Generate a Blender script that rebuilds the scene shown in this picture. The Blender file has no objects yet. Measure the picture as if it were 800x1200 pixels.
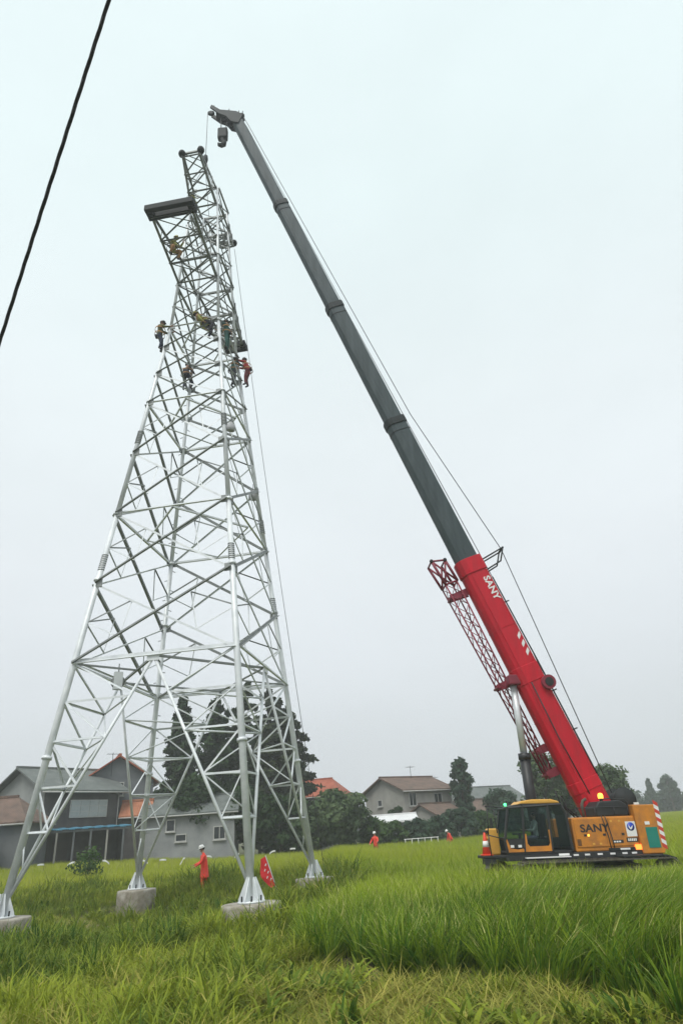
import bpy, bmesh, math, random
import numpy as np
from mathutils import Vector, Matrix

SC = bpy.context.scene
COL = SC.collection
rad = math.radians

# ------------------------------------------------------------------ camera
CAM_Z = 1.594
PITCH, ROLL = 0.4664, -0.0749
cp, sp, cr, sr = math.cos(PITCH), math.sin(PITCH), math.cos(ROLL), math.sin(ROLL)
_f = Vector((0, cp, sp)); _u = Vector((0, -sp, cp)); _x = Vector((1, 0, 0))
_X = cr * _x + sr * _u; _U = -sr * _x + cr * _u
cam_data = bpy.data.cameras.new('camera')
cam_data.sensor_fit = 'VERTICAL'; cam_data.sensor_height = 36.0
cam_data.lens = 36.0 * 0.85 * 867.0 / 1200.0
cam_data.clip_start = 0.1; cam_data.clip_end = 5000
cam = bpy.data.objects.new('camera', cam_data); COL.objects.link(cam)
m = Matrix.Identity(4)
for i in range(3):
    m[i][0], m[i][1], m[i][2] = _X[i], _U[i], -_f[i]
m[2][3] = CAM_Z
cam.matrix_world = m
SC.camera = cam

# ------------------------------------------------------------------ world: overcast sky
SUN_EL, SUN_AZ = rad(58), rad(200)          # azimuth clockwise from +Y
w = bpy.data.worlds.new('World'); SC.world = w; w.use_nodes = True
nt = w.node_tree; nt.nodes.clear()
N = nt.nodes.new; LK = nt.links.new
sky = N('ShaderNodeTexSky'); sky.sky_type = 'NISHITA'; sky.sun_disc = False
sky.sun_elevation = SUN_EL; sky.sun_rotation = SUN_AZ; sky.dust_density = 4.0; sky.air_density = 1.2
skys = N('ShaderNodeMixRGB'); skys.blend_type = 'MULTIPLY'; skys.inputs[0].default_value = 1
skys.inputs[2].default_value = (0.08, 0.08, 0.08, 1); LK(sky.outputs[0], skys.inputs[1])
tc = N('ShaderNodeTexCoord'); sep = N('ShaderNodeSeparateXYZ'); LK(tc.outputs['Generated'], sep.inputs[0])
ramp = N('ShaderNodeValToRGB'); LK(sep.outputs[2], ramp.inputs[0])
cr_ = ramp.color_ramp
for i_, (p_, c_) in enumerate([(0.0, (0.435, 0.462, 0.498)), (0.16, (0.50, 0.527, 0.555)), (0.36, (0.556, 0.59, 0.61)), (0.58, (0.566, 0.615, 0.627)), (0.80, (0.562, 0.642, 0.646)), (1.0, (0.566, 0.648, 0.652))]):
    e_ = cr_.elements[i_] if i_ < 2 else cr_.elements.new(p_)
    e_.position = p_; e_.color = (*c_, 1)
cn = N('ShaderNodeTexNoise'); cn.inputs['Scale'].default_value = 1.6; cn.inputs['Detail'].default_value = 4; cn.inputs['Roughness'].default_value = 0.55
mp = N('ShaderNodeMapping'); mp.inputs['Scale'].default_value = (1, 1, 2.2); LK(tc.outputs['Generated'], mp.inputs[0]); LK(mp.outputs[0], cn.inputs['Vector'])
cm = N('ShaderNodeMapRange'); cm.inputs[1].default_value = 0.3; cm.inputs[2].default_value = 0.7; cm.inputs[3].default_value = 0.95; cm.inputs[4].default_value = 1.05
LK(cn.outputs[0], cm.inputs[0])
mul = N('ShaderNodeMixRGB'); mul.blend_type = 'MULTIPLY'; mul.inputs[0].default_value = 1
LK(ramp.outputs[0], mul.inputs[1]); LK(cm.outputs[0], mul.inputs[2])
mixc = N('ShaderNodeMixRGB'); mixc.inputs[0].default_value = 0.92
LK(skys.outputs[0], mixc.inputs[1]); LK(mul.outputs[0], mixc.inputs[2])
bg = N('ShaderNodeBackground'); bg.inputs[1].default_value = 1.0; LK(mixc.outputs[0], bg.inputs[0])
wo = N('ShaderNodeOutputWorld'); LK(bg.outputs[0], wo.inputs[0])

sun_d = bpy.data.lights.new('sun', 'SUN'); sun_d.energy = 1.5; sun_d.angle = rad(25); sun_d.color = (1, 0.97, 0.92)
sun = bpy.data.objects.new('sun', sun_d); COL.objects.link(sun)
sd = Vector((math.sin(SUN_AZ) * math.cos(SUN_EL), math.cos(SUN_AZ) * math.cos(SUN_EL), math.sin(SUN_EL)))
sun.rotation_euler = sd.to_track_quat('Z', 'Y').to_euler(); sun.location = (0, -20, 60)

SC.view_settings.view_transform = 'Standard'; SC.view_settings.look = 'None'
SC.view_settings.exposure = 0.68; SC.view_settings.gamma = 1.0; SC.view_settings.use_curve_mapping = False
SC.render.engine = 'CYCLES'
SC.cycles.use_denoising = True
SC.cycles.max_bounces = 6; SC.cycles.diffuse_bounces = 3; SC.cycles.glossy_bounces = 3
SC.cycles.transparent_max_bounces = 10; SC.cycles.volume_bounces = 1
SC.cycles.use_adaptive_sampling = True; SC.cycles.adaptive_threshold = 0.015

# ------------------------------------------------------------------ helpers
rnd = random.Random(7)
V = Vector

def S(t):
    t = max(0.0, min(1.0, t)); return t * t * (3 - 2 * t)

def ground_z(x, y):
    z = -0.8
    z += 0.50 * S((y - 27.5) / 5.0) * S((3 - x) / 6.0)
    z += 0.62 * S((-9 - x) / 18.0) * S((y - 33) / 22.0)
    z -= 0.14 * S((y - 38) / 25.0) * S((3 - x) / 6.0)
    z += 0.18 * S((y - 30) / 40.0) * S((x + 3) / 6.0)
    z += 0.05 * math.sin(x * 0.7 + 1.3) * math.sin(y * 0.45)
    return z

class MB:
    def __init__(self):
        self.v = []; self.f = []; self.mi = []; self.sm = []
    def poly(self, pts, faces, mi=0, smooth=False):
        o = len(self.v); self.v += [tuple(p) for p in pts]
        for f in faces:
            self.f.append(tuple(o + i for i in f)); self.mi.append(mi); self.sm.append(smooth)
        return self
    def box(self, c, s, mi=0, rot=None):
        c = V(c); h = V(s) * 0.5; pts = []
        for z in (-1, 1):
            for y in (-1, 1):
                for x in (-1, 1):
                    p = V((x * h.x, y * h.y, z * h.z))
                    if rot is not None: p = rot @ p
                    pts.append(c + p)
        return self.poly(pts, [(0, 2, 3, 1), (4, 5, 7, 6), (0, 1, 5, 4), (2, 6, 7, 3), (0, 4, 6, 2), (1, 3, 7, 5)], mi)
    def bbox(self, lo, hi, mi=0):
        lo, hi = V(lo), V(hi); return self.box((lo + hi) / 2, hi - lo, mi)
    def tube(self, p0, p1, r0, r1=None, n=8, mi=0, caps=True, smooth=True):
        p0, p1 = V(p0), V(p1); r1 = r0 if r1 is None else r1
        d = (p1 - p0).normalized(); a = V((0, 0, 1)) if abs(d.z) < 0.9 else V((1, 0, 0))
        u = d.cross(a).normalized(); w_ = d.cross(u)
        pts = []
        for p, r in ((p0, r0), (p1, r1)):
            for k in range(n):
                t = 2 * math.pi * k / n; pts.append(p + u * (r * math.cos(t)) + w_ * (r * math.sin(t)))
        self.poly(pts, [(k, (k + 1) % n, n + (k + 1) % n, n + k) for k in range(n)], mi, smooth)
        if caps:
            o = len(self.v) - 2 * n
            self.f.append(tuple(o + k for k in range(n))[::-1]); self.mi.append(mi); self.sm.append(False)
            self.f.append(tuple(o + n + k for k in range(n))); self.mi.append(mi); self.sm.append(False)
        return self
    def path(self, pts, r, n=6, mi=0, smooth=True):
        pts = [V(p) for p in pts]; rings = []
        prev = None
        for i, p in enumerate(pts):
            d = (pts[min(i + 1, len(pts) - 1)] - pts[max(i - 1, 0)]).normalized()
            a = V((0, 0, 1)) if abs(d.z) < 0.95 else V((1, 0, 0))
            u = d.cross(a).normalized() if prev is None else (prev - d * prev.dot(d)).normalized()
            prev = u; w_ = d.cross(u); rr = r[i] if isinstance(r, (list, tuple)) else r
            rings.append([p + u * (rr * math.cos(2 * math.pi * k / n)) + w_ * (rr * math.sin(2 * math.pi * k / n)) for k in range(n)])
        flat = [q for rg in rings for q in rg]; fs = []
        for i in range(len(pts) - 1):
            for k in range(n):
                fs.append((i * n + k, i * n + (k + 1) % n, (i + 1) * n + (k + 1) % n, (i + 1) * n + k))
        fs.append(tuple(range(n))[::-1]); fs.append(tuple((len(pts) - 1) * n + k for k in range(n)))
        return self.poly(flat, fs, mi, smooth)
    def angle(self, p0, p1, s, t, a, b, mi=0):
        # L section: plate A along a, plate B along b (both roughly perpendicular to the axis)
        p0, p1 = V(p0), V(p1); d = (p1 - p0).normalized()
        a = V(a); a = (a - d * a.dot(d)).normalized(); b = V(b); b = (b - d * b.dot(d) - a * b.dot(a)).normalized()
        prof = [(0, 0), (s, 0), (s, t), (t, t), (t, s), (0, s)]
        pts = [p + a * x + b * y for p in (p0, p1) for x, y in prof]
        fs = [(i, (i + 1) % 6, 6 + (i + 1) % 6, 6 + i) for i in range(6)] + [(0, 5, 4, 3, 2, 1), (6, 7, 8, 9, 10, 11)]
        return self.poly(pts, fs, mi)
    def lathe(self, prof, n=16, c=(0, 0, 0), mi=0, smooth=True, axis='Z'):
        c = V(c); pts = []
        for r, h in prof:
            for k in range(n):
                t = 2 * math.pi * k / n; x, y = r * math.cos(t), r * math.sin(t)
                pts.append(c + (V((x, y, h)) if axis == 'Z' else V((x, h, y)) if axis == 'Y' else V((h, x, y))))
        fs = [(i * n + k, i * n + (k + 1) % n, (i + 1) * n + (k + 1) % n, (i + 1) * n + k) for i in range(len(prof) - 1) for k in range(n)]
        fs.append(tuple(range(n))[::-1]); fs.append(tuple((len(prof) - 1) * n + k for k in range(n)))
        return self.poly(pts, fs, mi, smooth)
    def prism(self, pts2, y0, y1, mi=0):
        # polygon in xz, extruded along y
        n = len(pts2); pts = [V((x, y0, z)) for x, z in pts2] + [V((x, y1, z)) for x, z in pts2]
        fs = [(i, (i + 1) % n, n + (i + 1) % n, n + i) for i in range(n)] + [tuple(range(n))[::-1], tuple(range(n, 2 * n))]
        return self.poly(pts, fs, mi)
    def build(self, name, mats, parent=None, fix=True):
        me = bpy.data.meshes.new(name)
        me.from_pydata(self.v, [], self.f)
        if not isinstance(mats, (list, tuple)): mats = [mats]
        for m_ in mats: me.materials.append(m_)
        me.polygons.foreach_set('material_index', self.mi)
        me.polygons.foreach_set('use_smooth', self.sm)
        if fix:
            bm = bmesh.new(); bm.from_mesh(me); bmesh.ops.recalc_face_normals(bm, faces=bm.faces); bm.to_mesh(me); bm.free()
        me.update()
        o = bpy.data.objects.new(name, me); COL.objects.link(o)
        if parent is not None: o.parent = parent
        return o

def tag(o, label=None, cat=None, group=None, kind=None):
    if label: o['label'] = label
    if cat: o['category'] = cat
    if group: o['group'] = group
    if kind: o['kind'] = kind
    return o

def empty(name, loc, rot=(0, 0, 0), **kw):
    o = bpy.data.objects.new(name, None); COL.objects.link(o)
    o.location = loc; o.rotation_euler = rot; o.empty_display_size = 0.3
    return tag(o, **kw)

def bevel(o, w=0.02, seg=2):
    b = o.modifiers.new('bevel', 'BEVEL'); b.width = w; b.segments = seg; b.limit_method = 'ANGLE'; b.angle_limit = rad(35)
    return o

# ------------------------------------------------------------------ materials
def mat(name, col, rough=0.6, metal=0.0, var=0.12, scale=3.0, bump=0.0, bscale=None, col2=None, amount=None, spec=0.5, emit=None, estr=0.0, detail=6, stretch=None):
    m_ = bpy.data.materials.new(name); m_.use_nodes = True
    t = m_.node_tree; b = t.nodes['Principled BSDF']
    b.inputs['Roughness'].default_value = rough; b.inputs['Metallic'].default_value = metal
    b.inputs['Specular IOR Level'].default_value = spec
    tc_ = t.nodes.new('ShaderNodeTexCoord'); n1 = t.nodes.new('ShaderNodeTexNoise')
    n1.inputs['Scale'].default_value = scale; n1.inputs['Detail'].default_value = detail; n1.inputs['Roughness'].default_value = 0.62
    if stretch:
        mp_ = t.nodes.new('ShaderNodeMapping'); mp_.inputs['Scale'].default_value = stretch
        t.links.new(tc_.outputs['Object'], mp_.inputs[0]); t.links.new(mp_.outputs[0], n1.inputs['Vector'])
    else:
        t.links.new(tc_.outputs['Object'], n1.inputs['Vector'])
    mx = t.nodes.new('ShaderNodeMixRGB')
    mr = t.nodes.new('ShaderNodeMapRange'); mr.inputs[1].default_value = 0.32; mr.inputs[2].default_value = 0.68
    t.links.new(n1.outputs[0], mr.inputs[0]); t.links.new(mr.outputs[0], mx.inputs[0])
    c2 = col2 if col2 else tuple(min(1, c * (1 + var)) for c in col)
    c1 = col if col2 else tuple(c * (1 - var) for c in col)
    mx.inputs[1].default_value = (*c1, 1); mx.inputs[2].default_value = (*c2, 1)
    t.links.new(mx.outputs[0], b.inputs['Base Color'])
    if bump:
        n2 = t.nodes.new('ShaderNodeTexNoise'); n2.inputs['Scale'].default_value = bscale or scale * 6; n2.inputs['Detail'].default_value = 4
        t.links.new(tc_.outputs['Object'], n2.inputs['Vector'])
        bp = t.nodes.new('ShaderNodeBump'); bp.inputs['Strength'].default_value = bump; bp.inputs['Distance'].default_value = 0.03
        t.links.new(n2.outputs[0], bp.inputs['Height']); t.links.new(bp.outputs[0], b.inputs['Normal'])
    if emit:
        b.inputs['Emission Color'].default_value = (*emit, 1); b.inputs['Emission Strength'].default_value = estr
    return m_

def leaf_mat(name, c1, c2, scale=0.6, trans=0.3, inst=False, tint=(1, 1, 1)):
    m_ = bpy.data.materials.new(name); m_.use_nodes = True
    t = m_.node_tree; t.nodes.clear()
    out = t.nodes.new('ShaderNodeOutputMaterial'); mixs = t.nodes.new('ShaderNodeMixShader'); mixs.inputs[0].default_value = trans
    d = t.nodes.new('ShaderNodeBsdfPrincipled'); d.inputs['Roughness'].default_value = 0.65; d.inputs['Specular IOR Level'].default_value = 0.10
    tr = t.nodes.new('ShaderNodeBsdfTranslucent')
    mx = t.nodes.new('ShaderNodeMixRGB'); mx.inputs[1].default_value = (*c1, 1); mx.inputs[2].default_value = (*c2, 1)
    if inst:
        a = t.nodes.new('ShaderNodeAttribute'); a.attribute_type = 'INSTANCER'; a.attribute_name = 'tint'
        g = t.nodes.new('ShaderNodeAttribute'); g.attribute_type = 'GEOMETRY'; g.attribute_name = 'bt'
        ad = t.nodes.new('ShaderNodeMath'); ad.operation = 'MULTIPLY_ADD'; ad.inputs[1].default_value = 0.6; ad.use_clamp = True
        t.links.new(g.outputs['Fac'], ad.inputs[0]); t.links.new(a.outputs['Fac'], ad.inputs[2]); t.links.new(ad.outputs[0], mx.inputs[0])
    else:
        tc_ = t.nodes.new('ShaderNodeTexCoord'); n1 = t.nodes.new('ShaderNodeTexNoise'); n1.inputs['Scale'].default_value = scale; n1.inputs['Detail'].default_value = 5
        t.links.new(tc_.outputs['Object'], n1.inputs['Vector'])
        mr = t.nodes.new('ShaderNodeMapRange'); mr.inputs[1].default_value = 0.3; mr.inputs[2].default_value = 0.7
        t.links.new(n1.outputs[0], mr.inputs[0]); t.links.new(mr.outputs[0], mx.inputs[0])
    t.links.new(mx.outputs[0], d.inputs['Base Color']); t.links.new(mx.outputs[0], tr.inputs['Color'])
    t.links.new(d.outputs[0], mixs.inputs[1]); t.links.new(tr.outputs[0], mixs.inputs[2]); t.links.new(mixs.outputs[0], out.inputs[0])
    return m_

def glass_mat(name, col=(0.05, 0.07, 0.075), a=0.13):
    m_ = bpy.data.materials.new(name); m_.use_nodes = True
    t = m_.node_tree; t.nodes.clear()
    out = t.nodes.new('ShaderNodeOutputMaterial'); mx = t.nodes.new('ShaderNodeMixShader')
    tr = t.nodes.new('ShaderNodeBsdfTransparent'); tr.inputs[0].default_value = (0.72, 0.80, 0.79, 1)
    p = t.nodes.new('ShaderNodeBsdfPrincipled'); p.inputs['Base Color'].default_value = (*col, 1); p.inputs['Roughness'].default_value = 0.08
    mx.inputs[0].default_value = a
    t.links.new(tr.outputs[0], mx.inputs[1]); t.links.new(p.outputs[0], mx.inputs[2]); t.links.new(mx.outputs[0], out.inputs[0])
    return m_

M = {}
M['galv'] = mat('galvanised_steel', (0.58, 0.61, 0.63), 0.5, 0.15, col2=(0.76, 0.79, 0.80), scale=2.2, bump=0.05)
M['galv_shaded'] = mat('shaded_galvanised_steel', (0.19, 0.205, 0.20), 0.6, 0.3, col2=(0.30, 0.32, 0.315), scale=1.8, bump=0.05)  # darker copy of the galvanised steel, underside shade put into the colour
M['concrete'] = mat('pier_concrete', (0.17, 0.145, 0.105), 0.95, col2=(0.42, 0.40, 0.355), scale=2.5, bump=0.35, bscale=25)
M['red'] = mat('crane_red_paint', (0.56, 0.006, 0.022), 0.5, col2=(0.42, 0.010, 0.022), scale=2.6, stretch=(1.6, 1.6, 0.18), spec=0.25)
M['redd'] = mat('jib_red_paint', (0.20, 0.012, 0.03), 0.5, var=0.2, scale=2)
M['boomgrey'] = mat('boom_grey_paint', (0.034, 0.050, 0.055), 0.6, col2=(0.068, 0.090, 0.098), scale=2.0, stretch=(1.5, 1.5, 0.12), spec=0.25)
M['collar'] = mat('boom_collar_grey', (0.025, 0.032, 0.034), 0.6, spec=0.2)
M['orange'] = mat('crane_orange_paint', (0.62, 0.235, 0.025), 0.45, col2=(0.38, 0.155, 0.04), scale=3.2, spec=0.3, detail=10)
M['yellow'] = mat('cab_roof_yellow', (0.62, 0.33, 0.05), 0.45, var=0.1)
M['black'] = mat('black_steel', (0.018, 0.019, 0.021), 0.5, var=0.3)
M['rubber'] = mat('muddy_track_steel', (0.05, 0.045, 0.04), 0.75, col2=(0.11, 0.10, 0.075), scale=4, bump=0.3)
M['chrome'] = mat('cylinder_chrome', (0.62, 0.64, 0.66), 0.4, 0.3, var=0.05)
M['white'] = mat('white_paint', (0.75, 0.75, 0.74), 0.5, var=0.06)
M['greydark'] = mat('dark_grey_steel', (0.03, 0.034, 0.035), 0.65, spec=0.15)
M['rope'] = mat('wire_rope', (0.09, 0.095, 0.10), 0.5, 0.5, var=0.3, scale=30)
M['glass'] = glass_mat('cab_glass')
M['stripe_red'] = mat('hazard_red', (0.55, 0.05, 0.03), 0.4)
M['cone'] = mat('traffic_cone_orange', (0.75, 0.06, 0.02), 0.5, var=0.1)
M['signgreen'] = mat('green_plate', (0.01, 0.20, 0.155), 0.4, var=0.1)
M['blue'] = mat('emblem_blue', (0.02, 0.06, 0.42), 0.4)
M['amber'] = mat('amber_lamp', (0.9, 0.3, 0.02), 0.3, emit=(1.0, 0.42, 0.05), estr=2.2)
M['greenlamp'] = mat('green_lamp', (0.05, 0.8, 0.2), 0.3, emit=(0.1, 1.0, 0.3), estr=1.6)
M['orangelamp'] = mat('orange_lamp', (0.9, 0.15, 0.02), 0.3, emit=(1.0, 0.2, 0.03), estr=1.8)
# ================================================================== ground
def coords(stops):
    out = []
    for a, b, st in stops:
        n = max(1, int(round((b - a) / st))); out += [a + (b - a) * i / n for i in range(n)]
    return out + [stops[-1][1]]
gx = coords([(-900, -120, 130), (-120, -40, 8), (-40, 30, 0.7), (30, 140, 8), (140, 900, 130)])
gy = coords([(-200, -20, 60), (-20, 4, 4), (4, 75, 0.7), (75, 200, 8), (200, 1600, 140)])
b = MB()
b.poly([(x, y, ground_z(x, y)) for y in gy for x in gx],
       [(j * len(gx) + i, j * len(gx) + i + 1, (j + 1) * len(gx) + i + 1, (j + 1) * len(gx) + i) for j in range(len(gy) - 1) for i in range(len(gx) - 1)], 0, True)
M['soil'] = mat('field_soil', (0.055, 0.05, 0.022), 0.95, col2=(0.085, 0.10, 0.03), scale=0.35, bump=0.6, bscale=3)
ground = tag(b.build('ground', M['soil'], fix=False), 'flat paddy ground of damp soil and low weeds', kind='structure')
# trodden path in front of the far piers
M['straw_soil'] = mat('trodden_straw_soil', (0.17, 0.15, 0.075), 0.95, col2=(0.27, 0.24, 0.13), scale=1.2, bump=0.5, bscale=8)
cl = [(-22, 29.2), (-18, 28.8), (-15, 28.3), (-12.6, 27.6), (-10.7, 26.6), (-9.4, 25.0), (-8.0, 23.0), (-6.6, 21.6), (-5.4, 20.6)]
b = MB(); pts = []; K = 5
for i, (x, y) in enumerate(cl):
    x0, y0 = cl[max(0, i - 1)]; x1, y1 = cl[min(len(cl) - 1, i + 1)]
    d = V((x1 - x0, y1 - y0)).normalized(); n = V((-d.y, d.x)); hw = 0.75 + 0.2 * math.sin(i * 2.1)
    for k in range(K):
        p = V((x, y)) + n * (hw * (k / (K - 1) * 2 - 1)); pts.append((p.x, p.y, ground_z(p.x, p.y) + 0.035 - (0.03 if k in (0, K - 1) else 0)))
b.poly(pts, [(i * K + k, i * K + k + 1, (i + 1) * K + k + 1, (i + 1) * K + k) for i in range(len(cl) - 1) for k in range(K - 1)], 0, True)
tag(b.build('path', M['straw_soil'], fix=False), 'pale trodden path crossing the field beside the concrete piers', kind='structure')

# ================================================================== grass (uncountable): instanced clumps
def blade_mesh(name, n, h, spread, width, curl, seg=4, lean=(0, 0), flat=0.0, seed=1, mats=None, area=None, panicle=0.0, fan=0.0):
    r = random.Random(seed); vs = []; fs = []; bt = []; mi = []
    for k in range(n):
        if area: bx, by = r.uniform(-area, area), r.uniform(-area, area)
        else:
            a0 = r.uniform(0, 6.283); q = spread * math.sqrt(r.random()); bx, by = q * math.cos(a0), q * math.sin(a0)
        az = r.uniform(0, 6.283); L = h * r.uniform(0.62, 1.08); cu = curl * r.uniform(0.5, 1.5); el = math.pi / 2 - r.uniform(0.03, 0.32) - fan * r.random() - flat * r.uniform(0.7, 1.1)
        w_ = width * r.uniform(0.7, 1.2); p = V((bx, by, -0.03 if not flat else r.uniform(0, 0.06))); t0 = r.random()
        pan = r.random() < panicle
        d_az = V((math.cos(az), math.sin(az), 0)); side = V((-math.sin(az + r.uniform(-0.7, 0.7)), math.cos(az), 0)).normalized()
        o = len(vs)
        for s in range(seg + 1):
            t = s / seg; ww = w_ * (1 - t ** 2.2) * (0.75 + 0.5 * min(1, t * 3)) + 0.0008
            vs.append(p - side * ww * 0.5); vs.append(p + side * ww * 0.5)
            e = el - cu * (t ** 1.6) * 1.5
            st = L / seg
            p = p + d_az * (math.cos(e) * st) + V((lean[0], lean[1], 0)) * (st * (0.4 + t)) + V((0, 0, math.sin(e) * st))
        for s in range(seg):
            fs.append((o + 2 * s, o + 2 * s + 1, o + 2 * s + 3, o + 2 * s + 2)); bt.append(t0); mi.append(1 if pan and s >= seg - 2 else 0)
    me = bpy.data.meshes.new(name); me.from_pydata([tuple(v) for v in vs], [], fs)
    for m_ in mats: me.materials.append(m_)
    me.polygons.foreach_set('material_index', mi); me.polygons.foreach_set('use_smooth', [True] * len(fs))
    at_ = me.attributes.new('bt', 'FLOAT', 'FACE'); at_.data.foreach_set('value', bt)
    return bpy.data.objects.new(name, me)

def scatter(name, protos, pts, label, cat=None):
    # pts: list of (x, y, z, rx, ry, rz, scale, index, tint)
    c = bpy.data.collections.new(name + '_clumps')
    for p in protos: c.objects.link(p)
    A = np.array(pts, dtype=np.float32)
    me = bpy.data.meshes.new(name); me.vertices.add(len(A)); me.vertices.foreach_set('co', A[:, 0:3].ravel())
    a = me.attributes.new('rot', 'FLOAT_VECTOR', 'POINT'); a.data.foreach_set('vector', A[:, 3:6].ravel())
    a = me.attributes.new('scl', 'FLOAT', 'POINT'); a.data.foreach_set('value', np.ascontiguousarray(A[:, 6]))
    a = me.attributes.new('idx', 'INT', 'POINT'); a.data.foreach_set('value', A[:, 7].astype(np.int32))
    a = me.attributes.new('tint', 'FLOAT', 'POINT'); a.data.foreach_set('value', np.ascontiguousarray(A[:, 8]))
    o = bpy.data.objects.new(name, me); COL.objects.link(o)
    g = bpy.data.node_groups.new(name + '_nodes', 'GeometryNodeTree')
    g.interface.new_socket('Geometry', in_out='INPUT', socket_type='NodeSocketGeometry')
    g.interface.new_socket('Geometry', in_out='OUTPUT', socket_type='NodeSocketGeometry')
    n = g.nodes.new; gi = n('NodeGroupInput'); go = n('NodeGroupOutput')
    ci = n('GeometryNodeCollectionInfo'); ci.inputs['Collection'].default_value = c; ci.inputs['Separate Children'].default_value = True; ci.inputs['Reset Children'].default_value = True
    ip = n('GeometryNodeInstanceOnPoints'); ip.inputs['Pick Instance'].default_value = True
    def attr(nm, ty):
        q = n('GeometryNodeInputNamedAttribute'); q.data_type = ty; q.inputs['Name'].default_value = nm; return q
    L = g.links.new
    e2r = n('FunctionNodeEulerToRotation')
    L(gi.outputs[0], ip.inputs['Points']); L(ci.outputs[0], ip.inputs['Instance'])
    L(attr('idx', 'INT').outputs[0], ip.inputs['Instance Index'])
    L(attr('rot', 'FLOAT_VECTOR').outputs[0], e2r.inputs[0]); L(e2r.outputs[0], ip.inputs['Rotation'])
    L(attr('scl', 'FLOAT').outputs[0], ip.inputs['Scale']); L(ip.outputs[0], go.inputs[0])
    md = o.modifiers.new('scatter', 'NODES'); md.node_group = g
    return tag(o, label, cat, kind='stuff')

def inside(x, y, poly):
    c = False; n = len(poly)
    for i in range(n):
        x0, y0 = poly[i]; x1, y1 = poly[i - 1]
        if (y0 > y) != (y1 > y) and x < (x1 - x0) * (y - y0) / (y1 - y0) + x0: c = not c
    return c

def nz(x, y, s, o=0.0):
    return 0.5 + 0.25 * (math.sin(x * s * 1.7 + 1.3 + o) + math.sin(y * s * 2.1 + x * s * 0.6 + 0.4 + o)) * 1.0

# view wedge in plan, with a margin for a step to the side
def in_view(x, y, mg=2.5):
    return -0.60 * y - mg - 1.0 < x < 0.53 * y + mg + 1.0 and y > 8.5

G_RICE = leaf_mat('rice_leaf', (0.062, 0.155, 0.020), (0.38, 0.47, 0.034), trans=0.38, inst=True)
G_PAN = mat('rice_ear', (0.34, 0.35, 0.09), 0.7, var=0.2)
G_GRASS = leaf_mat('wild_grass_leaf', (0.045, 0.112, 0.018), (0.31, 0.36, 0.04), trans=0.35, inst=True)
G_STRAW = leaf_mat('trampled_straw', (0.15, 0.19, 0.03), (0.42, 0.37, 0.09), trans=0.2, inst=True)
G_FAR = leaf_mat('ripening_rice_leaf', (0.215, 0.33, 0.02), (0.42, 0.46, 0.034), trans=0.35, inst=True)

RIGHT = [(-1.9, 17.2), (-1.4, 15.0), (-0.5, 13.7), (0.5, 12.9), (1.3, 12.75), (2.1, 12.2), (2.7, 11.3), (3.1, 10.3), (3.5, 9.2), (4.0, 8.6), (90, 8.6), (120, 166), (50, 166), (30, 84), (10, 74), (-3.0, 74), (-3.4, 61), (-1.6, 37), (-0.3, 31), (-0.6, 25), (-1.3, 20.5)]
PADS = [(-10.24, 20.26), (-3.14, 19.36), (-9.17, 28.64), (-2.07, 27.74)]
def near_pad(x, y, r=0.95):
    return any((x - px) ** 2 + (y - py) ** 2 < r * r for px, py in PADS)
def crane_zone(x, y):
    # trampled by the tracks
    dx, dy = x - 7.75, y - 26.4
    lx = -(dx * math.cos(rad(5)) + dy * math.sin(rad(5))); ly = -(-dx * math.sin(rad(5)) + dy * math.cos(rad(5)))
    return -4.2 < lx < 3.9 and -2.3 < ly < 2.35
R_ = random.Random(11)
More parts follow.
